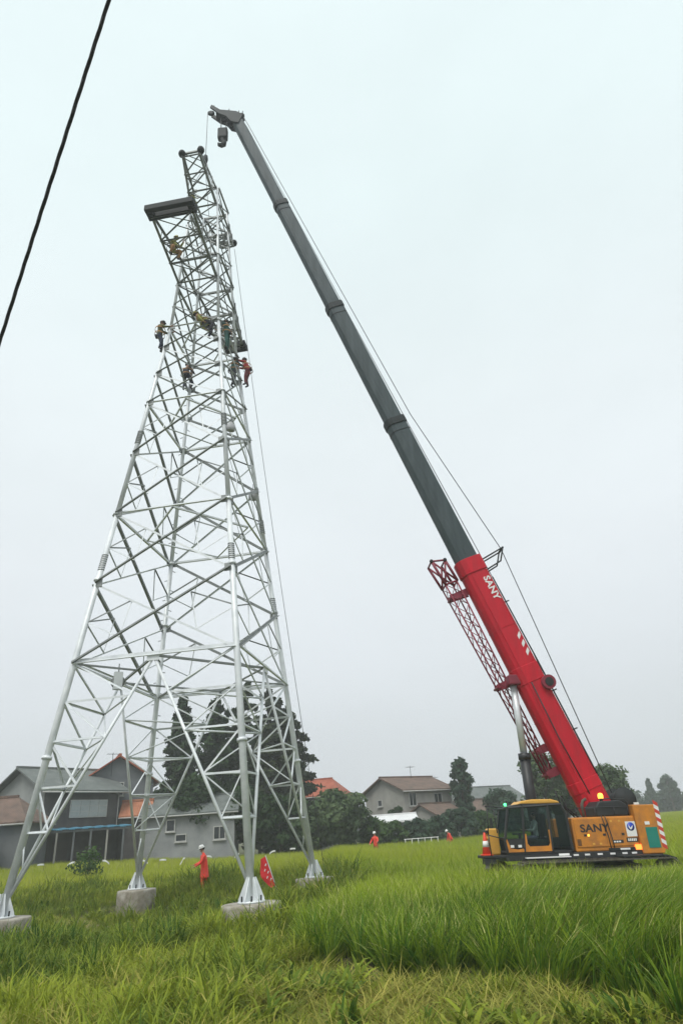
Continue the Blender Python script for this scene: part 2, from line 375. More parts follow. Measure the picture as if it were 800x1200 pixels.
# ---- tall rice of the right-hand field
protos = [blade_mesh('a_rice_clump_%d' % i, 30, 1.0, 0.09, 0.019, 0.55 + 0.15 * i, 5, seed=20 + i, mats=[G_RICE, G_PAN], panicle=0.10) for i in range(4)]
protos += [blade_mesh('b_rice_lodged_%d' % i, 34, 1.2, 0.10, 0.020, 0.75, 6, lean=(0.7, -0.45), seed=40 + i, mats=[G_RICE, G_PAN], panicle=0.08) for i in range(2)]
protos += [blade_mesh('c_rice_fan_%d' % i, 64, 1.15, 0.07, 0.021, 0.6, 6, fan=0.38, seed=50 + i, mats=[G_RICE, G_PAN], panicle=0.06) for i in range(3)]
pts = []
y = 8.8
while y < 34:
    x = -3.0; st = 0.215 if y < 18 else 0.24 if y < 26 else 0.28
    while x < 0.53 * y + 4:
        px, py = x + R_.uniform(-.08, .08), y + R_.uniform(-.08, .08)
        if inside(px, py, RIGHT) and not near_pad(px, py) and not crane_zone(px, py) and in_view(px, py):
            gap = abs(py - (29.0 + 0.10 * px)) < 0.45 and px < 5.5
            lodg = px > 2.2 + 0.35 * math.sin(py * 1.1) and py < 17.5 + 0.6 * math.sin(px) and px > 0.9 + (17 - py) * 0.25
            front = not inside(px - 0.35, py - 1.15, RIGHT) and py < 18.5
            if not gap and R_.random() > ((0.66 if nz(px, py, 3.1, 1) > .35 else .9) if front else 0.03):
                h = 0.94 + 0.16 * nz(px, py, 0.9) + R_.uniform(-.10, .10)
                if 3.2 < px < 13 and 20.8 < py < 24.6: h *= 1.08 if px < 6.6 else .84
                edge = S((py - 12.5) / 3) if px < 5 else 1
                if lodg: rx, ry, ix = R_.uniform(-.2, .2), R_.uniform(-.3, .2), R_.choice((4, 5, 4, 5, 6, 2)); rz = R_.uniform(-.9, .9) + 1.2 * (nz(px, py, 1.4, 6) - .5)
                else: rx, ry, ix, rz = R_.uniform(-.1, .1) + .22 * (nz(px, py, 1.6, 5) - .5), R_.uniform(-.1, .1) + .3 * (nz(px, py, 1.2, 8) - .5), R_.randrange(4), R_.uniform(0, 6.28)
                if front and not lodg: ix = R_.choice((6, 7, 8)); h *= 0.95
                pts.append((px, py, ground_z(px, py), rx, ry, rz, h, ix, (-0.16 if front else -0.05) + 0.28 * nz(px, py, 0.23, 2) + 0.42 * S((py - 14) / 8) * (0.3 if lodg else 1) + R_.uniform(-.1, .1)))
        x += st
    y += st
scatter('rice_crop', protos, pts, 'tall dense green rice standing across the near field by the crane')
# ---- the same field further off: wider tufts
protos = [blade_mesh('rice_tuft_%d' % i, 60, 0.92, 0, 0.026, 0.45, 3, seed=60 + i, mats=[G_FAR, G_PAN], area=0.45, panicle=0.15) for i in range(4)]
pts = []
for (y0, y1, st) in ((33, 50, 0.55), (50, 76, 0.75), (76, 165, 1.3)):
    y = y0
    while y < y1:
        x = -5.0
        while x < 0.53 * y + 5:
            px, py = x + R_.uniform(-.2, .2), y + R_.uniform(-.2, .2)
            if inside(px, py, RIGHT) and in_view(px, py):
                fur = 0.75 if abs((py - 45 - 0.1 * px)) < 0.8 else 1
                pts.append((px, py, ground_z(px, py), 0, 0, R_.uniform(0, 6.28), (0.9 + 0.16 * nz(px, py, 0.3)) * fur * (1 if y0 < 76 else 1.15), R_.randrange(4), 0.18 + 0.3 * nz(px, py, 0.12, 1) + R_.uniform(-.08, .08)))
            x += st
        y += st
scatter('rice_field', protos, pts, 'bright green rice field stretching from the crane to the far trees')
# ---- paler field beyond the tower
pts = []
for (y0, y1, st) in ((35, 45, 0.5), (45, 64, 0.65)):
    y = y0
    while y < y1:
        x = -0.6 * y - 5
        while x < -1.8:
            px, py = x + R_.uniform(-.2, .2), y + R_.uniform(-.2, .2)
            if in_view(px, py) and py > 34.5 + 1.2 * nz(px, py, 0.5) and not inside(px, py, RIGHT):
                pts.append((px, py, ground_z(px, py), 0, 0, R_.uniform(0, 6.28), 0.68 + 0.12 * nz(px, py, 0.4) + R_.uniform(-.04, .04), R_.randrange(4), 0.3 + 0.3 * nz(px, py, 0.2) + R_.uniform(-.1, .1)))
            x += st
        y += st
protos = [blade_mesh('pale_rice_tuft_%d' % i, 60, 0.92, 0, 0.024, 0.45, 3, seed=80 + i, mats=[G_FAR, G_PAN], area=0.42, panicle=0.25) for i in range(4)]
scatter('ripening_rice', protos, pts, 'yellow green ripening rice between the tower and the houses')
# ---- rough grass round the tower and on the near bank
protos = [blade_mesh('a_grass_tuft_%d' % i, 30, 0.55, 0.16, 0.019, 1.0, 4, seed=100 + i, mats=[G_GRASS, G_STRAW], panicle=0.12) for i in range(4)]
protos += [blade_mesh('b_tall_grass_%d' % i, 30, 0.98, 0.15, 0.030, 1.15, 6, seed=120 + i, mats=[G_GRASS, G_STRAW], panicle=0.06) for i in range(3)]
protos += [blade_mesh('c_flat_straw_%d' % i, 42, 0.7, 0.25, 0.013, 0.25, 3, flat=1.2, seed=140 + i, mats=[G_STRAW, G_GRASS], panicle=0.2) for i in range(3)]
protos += [blade_mesh('d_weed_%d' % i, 26, 0.42, 0.16, 0.055, 1.3, 4, fan=0.7, seed=160 + i, mats=[G_GRASS, G_STRAW], panicle=0.1) for i in range(2)]
pts = []
y = 8.8
while y < 36.5:
    st = 0.20 if y < 15 else 0.23 if y < 22 else 0.30
    x = -0.60 * y - 3
    while x < 9:
        px, py = x + R_.uniform(-.1, .1), y + R_.uniform(-.1, .1)
        if in_view(px, py) and not near_pad(px, py, 0.85):
            z = ground_z(px, py); rz = R_.uniform(0, 6.28); tl_ = lambda: R_.uniform(-.18, .18)
            if not inside(px, py, RIGHT) and R_.random() < 0.07 * (nz(px, py, 1.7, 9) > .45) : pts.append((px, py, z + .12, tl_(), tl_(), rz, R_.uniform(.7, 1.5), R_.choice((10, 11)), 0.15 + R_.uniform(-.1, .3)))
            if inside(px, py, RIGHT):
                pass
            elif px > -1.7 - 0.4 * math.sin(py * 2) and py < 14.5:                      # trampled straw
                dry = nz(px, py, 1.1)
                if R_.random() < 0.62 + .3 * (dry - .5): pts.append((px, py, z, tl_(), tl_(), rz, R_.uniform(.8, 1.2), R_.choice((7, 8, 9)), -0.05 + 0.6 * dry + R_.uniform(-.15, .15)))
                if R_.random() < 0.34 - .2 * dry + .25 * S((-.2 - px) / 1.4): pts.append((px, py, z, tl_(), tl_(), rz, R_.uniform(.4, .9), R_.randrange(4), 0.5 + R_.uniform(-.1, .2)))
            elif nz(px, py, 2.6, 3) < 0.16 and py < 20: pass
            elif py < 16.8 + 0.7 * math.sin(px * 1.3) and px > -4.9 - 0.5 * math.sin(py * 1.4) - max(0, (13.5 - py)) * 0.9:    # yellowish bank grass
                pts.append((px, py, z, tl_(), tl_(), rz, R_.uniform(.65, 1.05) * (0.62 + 0.55 * nz(px, py, 1.3)), R_.choice((4, 5, 6, 6, 0)), 0.18 + 0.55 * nz(px, py, 0.9, 1) + R_.uniform(-.15, .15)))
                if R_.random() < 0.3: pts.append((px, py, z + R_.uniform(0, .3), tl_(), tl_(), rz, R_.uniform(.7, 1.1), R_.choice((7, 8, 9)), 0.3 + R_.uniform(-.2, .3)))
            elif py < 19.6 + 0.5 * math.sin(px * 0.9) and px < -4.4 + 0.4 * math.sin(py * 2):     # lush dark grass
                pts.append((px, py, z, tl_(), tl_(), rz, R_.uniform(.7, 1.1) * (0.60 + 0.6 * nz(px, py, 1.1, 3)), R_.choice((4, 5, 6)), -0.08 + 0.3 * nz(px, py, 0.8, 2) + R_.uniform(-.1, .1)))
            else:
                # thin, uneven grass on the site itself; bare where it was trodden
                tr = math.exp(-((px + 6.2) ** 2 / 3.0 + (py - 21.8) ** 2 / 5.0)) + 1.0 * math.exp(-((px + 8.7) ** 2 / 2.0 + (py - 26.6) ** 2 / 3.0))
                on_path = any((px - qx) ** 2 + (py - qy) ** 2 < 0.7 for qx, qy in cl)
                pr = 0.85 - 0.75 * tr - (0.8 if on_path else 0) - 0.3 * (nz(px, py, 0.9) < 0.35)
                if R_.random() < pr:
                    hh = R_.uniform(.5, 1.0) * (0.6 + 0.6 * nz(px, py, 0.55, 1)) * (1.3 if py > 28.5 else 1)
                    if px > -3.4 and 22 < py < 30: hh *= 1.5
                    if (px + 3.1) ** 2 + (py - 18.2) ** 2 < 1.6: hh *= 1.5
                    pts.append((px, py, z, tl_(), tl_(), rz, hh, R_.choice((4, 5, 6)) if (px > -3.6 and 23 < py < 30.5) or ((px + 3.1) ** 2 + (py - 17.9) ** 2 < 2.2) else R_.choice((0, 1, 2, 3, 3, 5)), 0.10 + 0.38 * nz(px, py, 0.6, 4) + R_.uniform(-.12, .12)))
                elif R_.random() < 0.35:
                    pts.append((px, py, z, tl_(), tl_(), rz, R_.uniform(.4, .9), R_.choice((7, 8, 9)), 0.15 + R_.uniform(-.1, .2)))
        x += st
    y += st
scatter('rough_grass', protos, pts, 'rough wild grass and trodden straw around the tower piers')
print('grass done')
# ================================================================== lattice tower
TX, TY, TYAW = -6.1556, 24.0, -0.1262
tower = empty('transmission_tower', (TX, TY, 0), (0, 0, TYAW), label='tall unfinished galvanised steel lattice tower on four concrete piers', cat='tower')
ASP = 1.18
def half(z):
    if z <= 23.6: return 3.578 - 0.1015 * z
    return 1.183 + (0.70 - 1.183) * (z - 23.6) / 10.4
CORN = [(-1, -1), (1, -1), (1, 1), (-1, 1)]
def corner(k, z):
    a = half(z); sx, sy = CORN[k % 4]; return V((sx * a, sy * a * ASP, z))
FN = [V((0, -1, 0)), V((1, 0, 0)), V((0, 1, 0)), V((-1, 0, 0))]
def lerp(a, b, t): return a + (b - a) * t
def brace(name, p0, p1, s, n, bottom=True, mat_='galv_shaded', parent=None, off=0.0):
    p0, p1 = V(p0), V(p1); n = V(n); p0 = p0 + n * off; p1 = p1 + n * off
    d = (p1 - p0).normalized(); v = n.cross(d)
    if v.z < 0: v = -v
    if v.length < 0.05: v = V((0, 0, 1))
    mb = MB()
    if bottom: mb.angle(p0, p1, s, s * 0.14, v, n)          # flange at the lower edge, turned out
    else: mb.angle(p0, p1, s, s * 0.14, -v, -n)             # flange at the upper edge, turned in
    return mb.build(name, M[mat_], parent or tower, fix=True)
def rod(name, p0, p1, r, mat_='galv', n=8, parent=None):
    return MB().tube(p0, p1, r, n=n).build(name, M[mat_], parent or tower)

LV = [7.17, 10.15, 13.12, 16.07, 18.8, 20.54, 22.2, 23.6]
UV_ = [23.6, 25.1, 26.6, 28.3, 29.9, 31.3, 32.5, 34.0]
# legs: flanged tubes
for k in range(4):
    mb = MB()
    mb.path([corner(k, 0.05), corner(k, 7.17), corner(k, 13.12)], [0.112, 0.106, 0.098], n=14)
    leg = mb.build('leg', M['galv'], tower)
    up = MB().path([corner(k, 13.12), corner(k, 18.8), corner(k, 23.6)], [0.093, 0.087, 0.08], n=14).build('leg', M['galv'], tower)
    top = MB().path([corner(k, 23.6), corner(k, 29), corner(k, 34.05)], [0.072, 0.064, 0.052], n=12).build('leg', M['galv'], tower)
    for par, zf, r in ((leg, 4.2, .155), (leg, 10.3, .15), (leg, 13.12, .148), (up, 18.9, .132), (up, 23.6, .132), (top, 28.4, .11)):
        d = (corner(k, zf + .1) - corner(k, zf)).normalized(); c = corner(k, zf)
        MB().tube(c - d * .05, c + d * .05, r, n=14).build('flange', M['galv'], par)
    # foot: base plate, stiffener gussets, anchor bolts
    c = corner(k, 0); ba = MB().lathe([(0.36, 0.03), (0.36, 0.075)], 20, c).build('base_plate', M['galv'], tower)
    for j in range(6):
        a = j * math.pi / 3 + 0.3; u = V((math.cos(a), math.sin(a), 0)); w_ = V((-u.y, u.x, 0)) * 0.012
        p = [c + u * .10 + V((0, 0, .075)), c + u * .34 + V((0, 0, .075)), c + u * .34 + V((0, 0, .13)), c + u * .13 + V((0, 0, .62)), c + u * .09 + V((0, 0, .62))]
        mb = MB(); n5 = 5
        mb.poly([q - w_ for q in p] + [q + w_ for q in p], [(i, (i + 1) % 5, 5 + (i + 1) % 5, 5 + i) for i in range(5)] + [(4, 3, 2, 1, 0), (5, 6, 7, 8, 9)])
        mb.build('stiffener', M['galv'], ba)
    for j in range(6):
        a = j * math.pi / 3 + 0.3 + math.pi / 6; u = V((math.cos(a), math.sin(a), 0))
        MB().tube(c + u * .29 + V((0, 0, .07)), c + u * .29 + V((0, 0, .20)), .022, n=6).build('anchor_bolt', M['greydark'], ba)

# K-frame bottom: two raking tubes per face meeting at the middle of the waist beam
ZK = LV[0]
LF = [0.0, 0.255, 0.44, 0.63, 0.82]
for f in range(4):
    a, b_ = f, (f + 1) % 4
    mid = lerp(corner(a, ZK), corner(b_, ZK), 0.5); n = FN[f]
    for c0 in (a, b_):
        st = lerp(corner(c0, 0.35), mid, 0.012)
        rod('raking_brace', st, mid, 0.05, n=10)
    brace('waist_beam', corner(a, ZK), corner(b_, ZK), 0.085, n, True, 'galv', off=0.06)
    brace('waist_beam', corner(a, ZK + .16), corner(b_, ZK + .16), 0.06, n, False, 'galv', off=0.05)
    MB().box(mid + n * .07 + V((0, 0, -.02)), (0.42, 0.03, 0.30) if f % 2 == 0 else (0.03, 0.42, 0.30)).build('gusset_plate', M['galv'], tower)
    m2 = lerp(corner(b_, ZK), corner((f + 2) % 4, ZK), 0.5)
    brace('plan_brace', mid, m2, 0.075, V((0, 0, 1)), True)
    q1 = lerp(mid, m2, .5)
    brace('plan_brace', corner(b_, ZK), q1, 0.06, V((0, 0, 1)), True)
for k in range(4):
    fa, fb = k, (k - 1) % 4       # faces on both sides of this leg
    ma = lerp(corner(fa, ZK), corner(fa + 1, ZK), .5); mb_ = lerp(corner(fb, ZK), corner(fb + 1, ZK), .5)
    prev = None
    for i, t in enumerate(LF[1:]):
        pl = corner(k, 0.35 + (ZK - 0.35) * t)
        pa = lerp(corner(k, .35), ma, t); pb = lerp(corner(k, .35), mb_, t)
        s = 0.042 + 0.012 * (t > .5)
        for q, n in ((pa, FN[fa]), (pb, FN[fb])):
            brace('rung', pl, q, s + .015, n, i % 2 == 0, 'galv')
        rod('rung', pa, pb, 0.025 + .006 * (t > .5))
        if prev:
            x0, x1, x2 = prev
            brace('web_brace', x1, pl, s, FN[fa], i % 2 == 1, 'galv')
            brace('web_brace', x2, pl, s, FN[fb], i % 2 == 1, 'galv')
            rod('web_brace', x1, pb, 0.024) if i % 2 else rod('web_brace', x2, pa, 0.024)
        else:
            rod('web_brace', lerp(corner(k, .35), ma, .1), pl, .024)
        prev = (pl, pa, pb)
    brace('web_brace', prev[1], corner(k, ZK), .055, FN[fa], True, 'galv')
    brace('web_brace', prev[2], corner(k, ZK), .055, FN[fb], True, 'galv')

# X panels of the body
def node_plate(k, z, n, s=0.24):
    c = corner(k, z); t = (V((0, 0, 1)).cross(n)).normalized(); sx = -CORN[k][0] if abs(n.y) > .5 else -CORN[k][1]
    ax = V((1, 0, 0)) if abs(n.y) > .5 else V((0, 1, 0))
    MB().box(c + ax * (sx * s * .55) + n * .1, (s, .025, s * 1.25) if abs(n.y) > .5 else (.025, s, s * 1.25)).build('gusset_plate', M['galv_shaded'], tower)
for lvl in range(len(LV) - 1):
    z0, z1 = LV[lvl], LV[lvl + 1]; s = 0.105 if lvl < 4 else 0.088
    for f in range(4):
        a, b_ = f, (f + 1) % 4; n = FN[f]
        A0, A1, B0, B1 = corner(a, z0), corner(a, z1), corner(b_, z0), corner(b_, z1)
        brace('diagonal_brace', A0, B1, s, n, True, off=0.10)  # rising diagonals take the dark copy, their underside shade painted in
        brace('diagonal_brace', B0, A1, s * .66, n, False, 'galv', off=0.07)
        if lvl < 4:
            for (P0, P1, Q0, Q1, sd) in ((A0, A1, B0, B1, 0), (B0, B1, A0, A1, 1)):
                m_ = lerp(P0, P1, .5); x1 = lerp(P0, Q1, .27); x2 = lerp(P1, Q0, .27)
                brace('secondary_brace', m_, x1, .042, n, sd == 0, 'galv')
                brace('secondary_brace', m_, x2, .05, n, sd == 1, off=.02)
                brace('secondary_brace', x1, x2, .035, n, sd == 1, 'galv')
    for k in range(4):
        node_plate(k, z1, FN[k]); node_plate(k, z1, FN[(k - 1) % 4])
    if lvl in (1, 3, 6):
        for f in range(4):
            brace('plan_brace', lerp(corner(f, z1), corner(f + 1, z1), .5), lerp(corner(f + 1, z1), corner(f + 2, z1), .5), .07, V((0, 0, 1)), True, 'galv')
            brace('horizontal_brace', corner(f, z1), corner(f + 1, z1), .09, FN[f], True, 'galv', off=.04)
# upper body
for lvl in range(len(UV_) - 1):
    z0, z1 = UV_[lvl], UV_[lvl + 1]
    for f in range(4):
        n = FN[f]; A0, A1, B0, B1 = corner(f, z0), corner(f, z1), corner(f + 1, z0), corner(f + 1, z1)
        brace('diagonal_brace', A0, B1, .07, n, True, off=.06)
        brace('diagonal_brace', B0, A1, .055, n, False, off=.05)
        if lvl in (1, 2, 5, 6): brace('horizontal_brace', A1, B1, .10, n, True, off=.05)
    for k in range(4):
        if lvl in (1, 2, 5, 6): node_plate(k, z1, FN[k], .24); node_plate(k, z1, FN[(k - 1) % 4], .24)
# cross-arms: part with its members as sub-parts
def arm(sgn, Lt, wt, zt0, zt1, zb, zu, npan, beam, nm):
    base = MB()
    bl = [corner(0 if sgn < 0 else 3, zb), corner(1 if sgn < 0 else 2, zb)]
    ul = [corner(0 if sgn < 0 else 3, zu), corner(1 if sgn < 0 else 2, zu)]
    tl = [V((-wt, sgn * Lt, zt0)), V((wt, sgn * Lt, zt0))]; tu = [V((-wt, sgn * Lt, zt1)), V((wt, sgn * Lt, zt1))]
    for i in range(2):
        o = V((1 if i == 0 else -1, 0, 0))
        base.angle(bl[i], tl[i], .12, .018, V((0, 0, 1)), o); base.angle(ul[i], tu[i], .10, .016, V((0, 0, -1)), o)
    ar = base.build(nm, M['galv_shaded'], tower)
    def nodes(p, q): return [lerp(p, q, i / npan) for i in range(npan + 1)]
    nb = [nodes(bl[i], tl[i]) for i in range(2)]; nu = [nodes(ul[i], tu[i]) for i in range(2)]
    for i in range(npan):
        dn = V((0, 0, -1))
        brace('arm_brace', nb[0][i], nb[1][i + 1], .06, dn, True, parent=ar); brace('arm_brace', nb[1][i], nb[0][i + 1], .06, dn, False, parent=ar)
        brace('arm_brace', nb[0][i + 1], nb[1][i + 1], .055, dn, True, parent=ar)
        brace('arm_brace', nu[0][i] if i % 2 else nu[1][i], nu[1][i + 1] if i % 2 else nu[0][i + 1], .055, V((0, 0, 1)), True, parent=ar)
        for j in range(2):
            n = V((-1 if j == 0 else 1, 0, 0))
            if i < npan - 1:
                brace('arm_brace', nb[j][i + 1], nu[j][i + 1], .045, n, True, parent=ar)
                brace('arm_brace', nu[j][i], nb[j][i + 1], .055, n, False, parent=ar)
    if beam:
        c = V((0, sgn * (Lt + .16), (zt0 + zt1) / 2)); e = MB(); Lx = 2 * wt + .28
        for s_ in (-1, 1): e.box(c + V((0, s_ * .21, 0)), (Lx, .22, .34))
        for s_ in (-1, 1): e.box(c + V((s_ * (Lx / 2 - .17), 0, 0)), (.34, .2, .32))
        bevel(e.build('end_beam', M['greydark'], ar), .03)
    else:
        for j in range(2):
            c = tu[j]; MB().lathe([(.03, -.16), (.17, -.12), (.2, 0), (.17, .12), (.03, .16)], 12, c).build('end_joint', M['greydark'], ar)
        brace('arm_brace', tu[0], tu[1], .10, V((0, 0, 1)), True, parent=ar)
    return ar
arm(-1, 4.60, 1.02, 27.35, 27.62, 26.6, 28.3, 3, True, 'cross_arm')
arm(1, 4.60, 0.55, 27.35, 27.62, 26.6, 28.3, 4, True, 'cross_arm')
arm(-1, 2.95, 0.52, 34.0, 34.3, 32.5, 34.0, 3, False, 'earth_wire_arm')
arm(1, 3.1, 0.40, 34.0, 34.3, 32.5, 34.0, 3, False, 'earth_wire_arm')
# step bolts on one leg (too small to pick apart)
mb = MB(); z = 2.0
while z < 33:
    c = corner(3, z); mb.tube(c, c + V((-.27, .08, 0) if int(z / .45) % 2 else (.10, .30, 0)), .018, n=5); z += .45
tag(mb.build('step_bolts', M['galv_shaded'], tower), kind='stuff')
# hoop guards clamped on the legs
for k, z in ((0, 10.7), (1, 10.5), (2, 10.3), (0, 16.6), (1, 16.9), (2, 14.0)):
    g = MB()
    for j in range(8):
        c = corner(k, z + j * .085); g.tube(c, c + V((0, 0, .028)), .112, .126, n=12)
    g.build('ring_guard', M['galv_shaded'], tower)

# concrete piers
for i, (sx, sy) in enumerate(CORN):
    p = Matrix.Rotation(TYAW, 4, 'Z') @ V((sx * 3.578, sy * 3.578 * ASP, 0)) + V((TX, TY, 0))
    r = (0.80, 0.80, 0.74, 0.74)[i]
    mb = MB().lathe([(r * 1.0, -1.6), (r, -.06), (r * .985, -.015), (r * .96, 0.0), (0.05, 0.012)], 40)
    o = mb.build('concrete_pier', M['concrete']); o.location = (p.x, p.y, 0.02)
    tag(o, ['concrete pier under the tower leg at the edge of the frame, nearest the lush grass', 'round concrete pier under the near tower leg beside the tall rice',
            'flat round concrete pier under the tower leg nearest the crane', 'tall bare concrete pier under the far tower leg beside the trodden path'][i], 'concrete pier', 'piers of the tower')
# ================================================================== crawler crane
CR = V((7.75, 26.4, -0.8)); CTH, CTL = rad(185), rad(2.0)
crane = empty('crawler_crane', CR, (0, -CTL, CTH), label='orange crawler crane with a red and grey telescopic boom in the rice field', cat='crane')
def cp_(mb, name, mat_, parent=None, bev=0):
    mats = [M[q] for q in mat_] if isinstance(mat_, (list, tuple)) else M[mat_]
    o = mb.build(name, mats, parent or crane)
    if bev: bevel(o, bev)
    return o
def text(body, size, name, mat_, parent, origin, ux, uy, ext=0.006, fit=None, sx=1.0):
    cu = bpy.data.curves.new(name, 'FONT'); cu.body = body; cu.size = size; cu.extrude = ext; cu.offset = size * 0.025; cu.align_x = 'CENTER'; cu.align_y = 'CENTER'; cu.resolution_u = 3
    t = bpy.data.objects.new(name, cu); COL.objects.link(t); bpy.context.view_layer.update()
    me = bpy.data.meshes.new_from_object(t.evaluated_get(bpy.context.evaluated_depsgraph_get()))
    COL.objects.unlink(t); bpy.data.objects.remove(t)
    ux, uy = V(ux).normalized(), V(uy).normalized(); uz = ux.cross(uy)
    for v in me.vertices: v.co = V(origin) + ux * v.co.x * sx + uy * v.co.y + uz * v.co.z
    me.materials.clear(); me.materials.append(M[mat_])
    o = bpy.data.objects.new(name, me); COL.objects.link(o); o.parent = parent
    return o
# ---- tracks
shoe = None
for s in (1, -1):
    yc = s * 1.78
    tr = cp_(MB().bbox((-2.1, yc - .2, .30), (2.6, yc + .2, .66)), 'track', 'rubber')
    x0, x1, zc, r = -2.15, 2.65, .47, .42
    per = 2 * (x1 - x0) + 2 * math.pi * r; n = 44
    for i in range(n):
        d = per * i / n
        if d < x1 - x0: p, a = V((x0 + d, yc, zc + r)), 0
        elif d < x1 - x0 + math.pi * r:
            t = (d - (x1 - x0)) / r; p, a = V((x1 + r * math.sin(t), yc, zc + r * math.cos(t))), t
        elif d < 2 * (x1 - x0) + math.pi * r: p, a = V((x1 - (d - (x1 - x0) - math.pi * r), yc, zc - r)), math.pi
        else:
            t = (d - 2 * (x1 - x0) - math.pi * r) / r + math.pi; p, a = V((x0 + r * math.sin(t), yc, zc + r * math.cos(t))), t
        if shoe is None:
            mb = MB().box((0, 0, 0), (.285, .68, .04)); mb.box((.1, 0, .035), (.03, .68, .04)); mb.box((-.05, 0, .03), (.03, .68, .03))
            shoe = mb.build('track_shoe', M['rubber'], tr); q = shoe
        else:
            q = shoe.copy(); COL.objects.link(q); q.parent = tr
        q.location = p; q.rotation_euler = (0, a, 0)
    for xx, rr, nm in ((x0, .40, 'sprocket'), (x1, .40, 'idler_wheel')):
        mb = MB().lathe([(rr * .3, -.16), (rr, -.14), (rr, .14), (rr * .3, .16)], 20, (xx, yc, zc), axis='Y'); mb.lathe([(.16, -.24), (.16, .24)], 12, (xx, yc, zc), axis='Y')
        cp_(mb, nm, 'rubber', tr)
    for j in range(7):
        cp_(MB().lathe([(.08, -.18), (.13, -.16), (.13, .16), (.08, .18)], 12, (-1.9 + j * .65, yc, .19), axis='Y'), 'track_roller', 'rubber', tr)
    fb = MB().prism([(-2.62, .55), (-2.42, .90), (-2.1, .99), (-.6, 1.0), (-.6, .96), (-2.06, .95), (-2.36, .86), (-2.57, .52)], yc - .33, yc + .33)
    cp_(fb, 'track_guard', 'greydark', tr)
mb = MB().bbox((-1.5, -1.5, .4), (1.5, 1.5, .72)); mb.lathe([(.75, .7), (.75, .93)], 28)
cp_(mb, 'car_body', 'black', bev=.03)
# ---- upper works
deck = MB().bbox((-2.35, -1.42, .93), (3.2, 1.42, 1.13)); deck.bbox((3.2, .45, 1.03), (3.95, 1.42, 1.12)); deck.bbox((3.55, 1.0, .86), (3.93, 1.40, 1.03))
dk = cp_(deck, 'deck', 'black', bev=.02)
cp_(MB().bbox((1.0, 1.43, 1.00), (2.55, 1.62, 1.03)), 'side_step', 'white', dk)
for xx in (.75, .35, -.1, -.55, -.98, -1.32):
    cp_(MB().bbox((xx - .09, 1.423, 1.02), (xx + .09, 1.432, 1.075)), 'reflector_strip', 'white', dk)
cp_(MB().bbox((.98, 1.423, 1.045), (1.35, 1.433, 1.11)), 'maker_plate', 'white', dk)
for s in (1, -1):
    hs = MB(); y0, y1 = (.62, 1.40) if s > 0 else (-1.40, -.62)
    hs.bbox((-1.58, y0, 1.13), (.70, y1, 2.20))
    h = cp_(hs, 'engine_housing', 'orange', bev=.04)
    if s > 0:
        p1 = cp_(MB().bbox((-.43, 1.402, 1.27), (.64, 1.428, 2.15)), 'side_panel', 'orange', h, bev=.012)
        p2 = cp_(MB().bbox((-1.55, 1.402, 1.27), (-.60, 1.428, 2.15)), 'side_panel', 'orange', h, bev=.012)
        cp_(MB().bbox((-.59, 1.402, 1.27), (-.44, 1.420, 2.15)), 'side_panel', 'orange', h, bev=.01)
        for xx in (-.50, -.62): cp_(MB().path([(xx + .12, 1.45, 2.24), (xx + .07, 1.47, 2.0), (xx, 1.455, 1.6), (xx - .03, 1.45, 1.22)], .016), 'hose', 'black', h)
        for xx in (.30, -.38, -1.05): cp_(MB().bbox((xx - .05, 1.429, 1.60), (xx + .05, 1.438, 1.67)), 'latch', 'black', h)
        cp_(MB().bbox((.16, 1.429, 1.60), (.22, 1.445, 1.66)), 'marker_lamp', 'amber', h)
        text('SANY', .34, 'lettering', 'black', p1, (-.07, 1.430, 1.84), (-1, 0, 0), (0, 0, 1), sx=1.22)
        em = cp_(MB().bbox((-1.56, 1.428, 1.55), (-1.20, 1.431, 2.02)), 'emblem', 'white', p2)
        mb = MB(); mb.lathe([(.135, 0), (.135, .004)], 20, (-1.38, 1.4315, 1.86), axis='Y'); cp_(mb, 'emblem_disc', 'blue', em)
        mb = MB().prism([(-1.31, 1.92), (-1.36, 1.82), (-1.46, 1.90), (-1.42, 1.80), (-1.36, 1.76), (-1.30, 1.84)], 1.4365, 1.440); cp_(mb, 'emblem_bird', 'white', em)
        pl = cp_(MB().bbox((-1.02, 1.429, 1.36), (-.63, 1.434, 1.46)), 'name_plate', 'black', p2)
        for j in range(3): cp_(MB().bbox((-.74 - j * .09, 1.435, 1.385), (-.67 - j * .09, 1.437, 1.43)), 'plate_mark', 'white', pl)
        pl = cp_(MB().bbox((-1.54, 1.429, 1.38), (-1.14, 1.434, 1.52)), 'name_plate', 'black', p2)
        for j in range(5): cp_(MB().bbox((-1.235 - j * .065, 1.435, 1.41), (-1.19 - j * .065, 1.437, 1.49)), 'plate_mark', 'white', pl)
        cp_(MB().bbox((-1.52, 1.41, 1.13), (-.45, 1.436, 1.22)), 'sill_panel', 'black', h)
        cp_(MB().bbox((-1.2, 1.437, 1.15), (-.85, 1.441, 1.205)), 'reflector_strip', 'white', h)
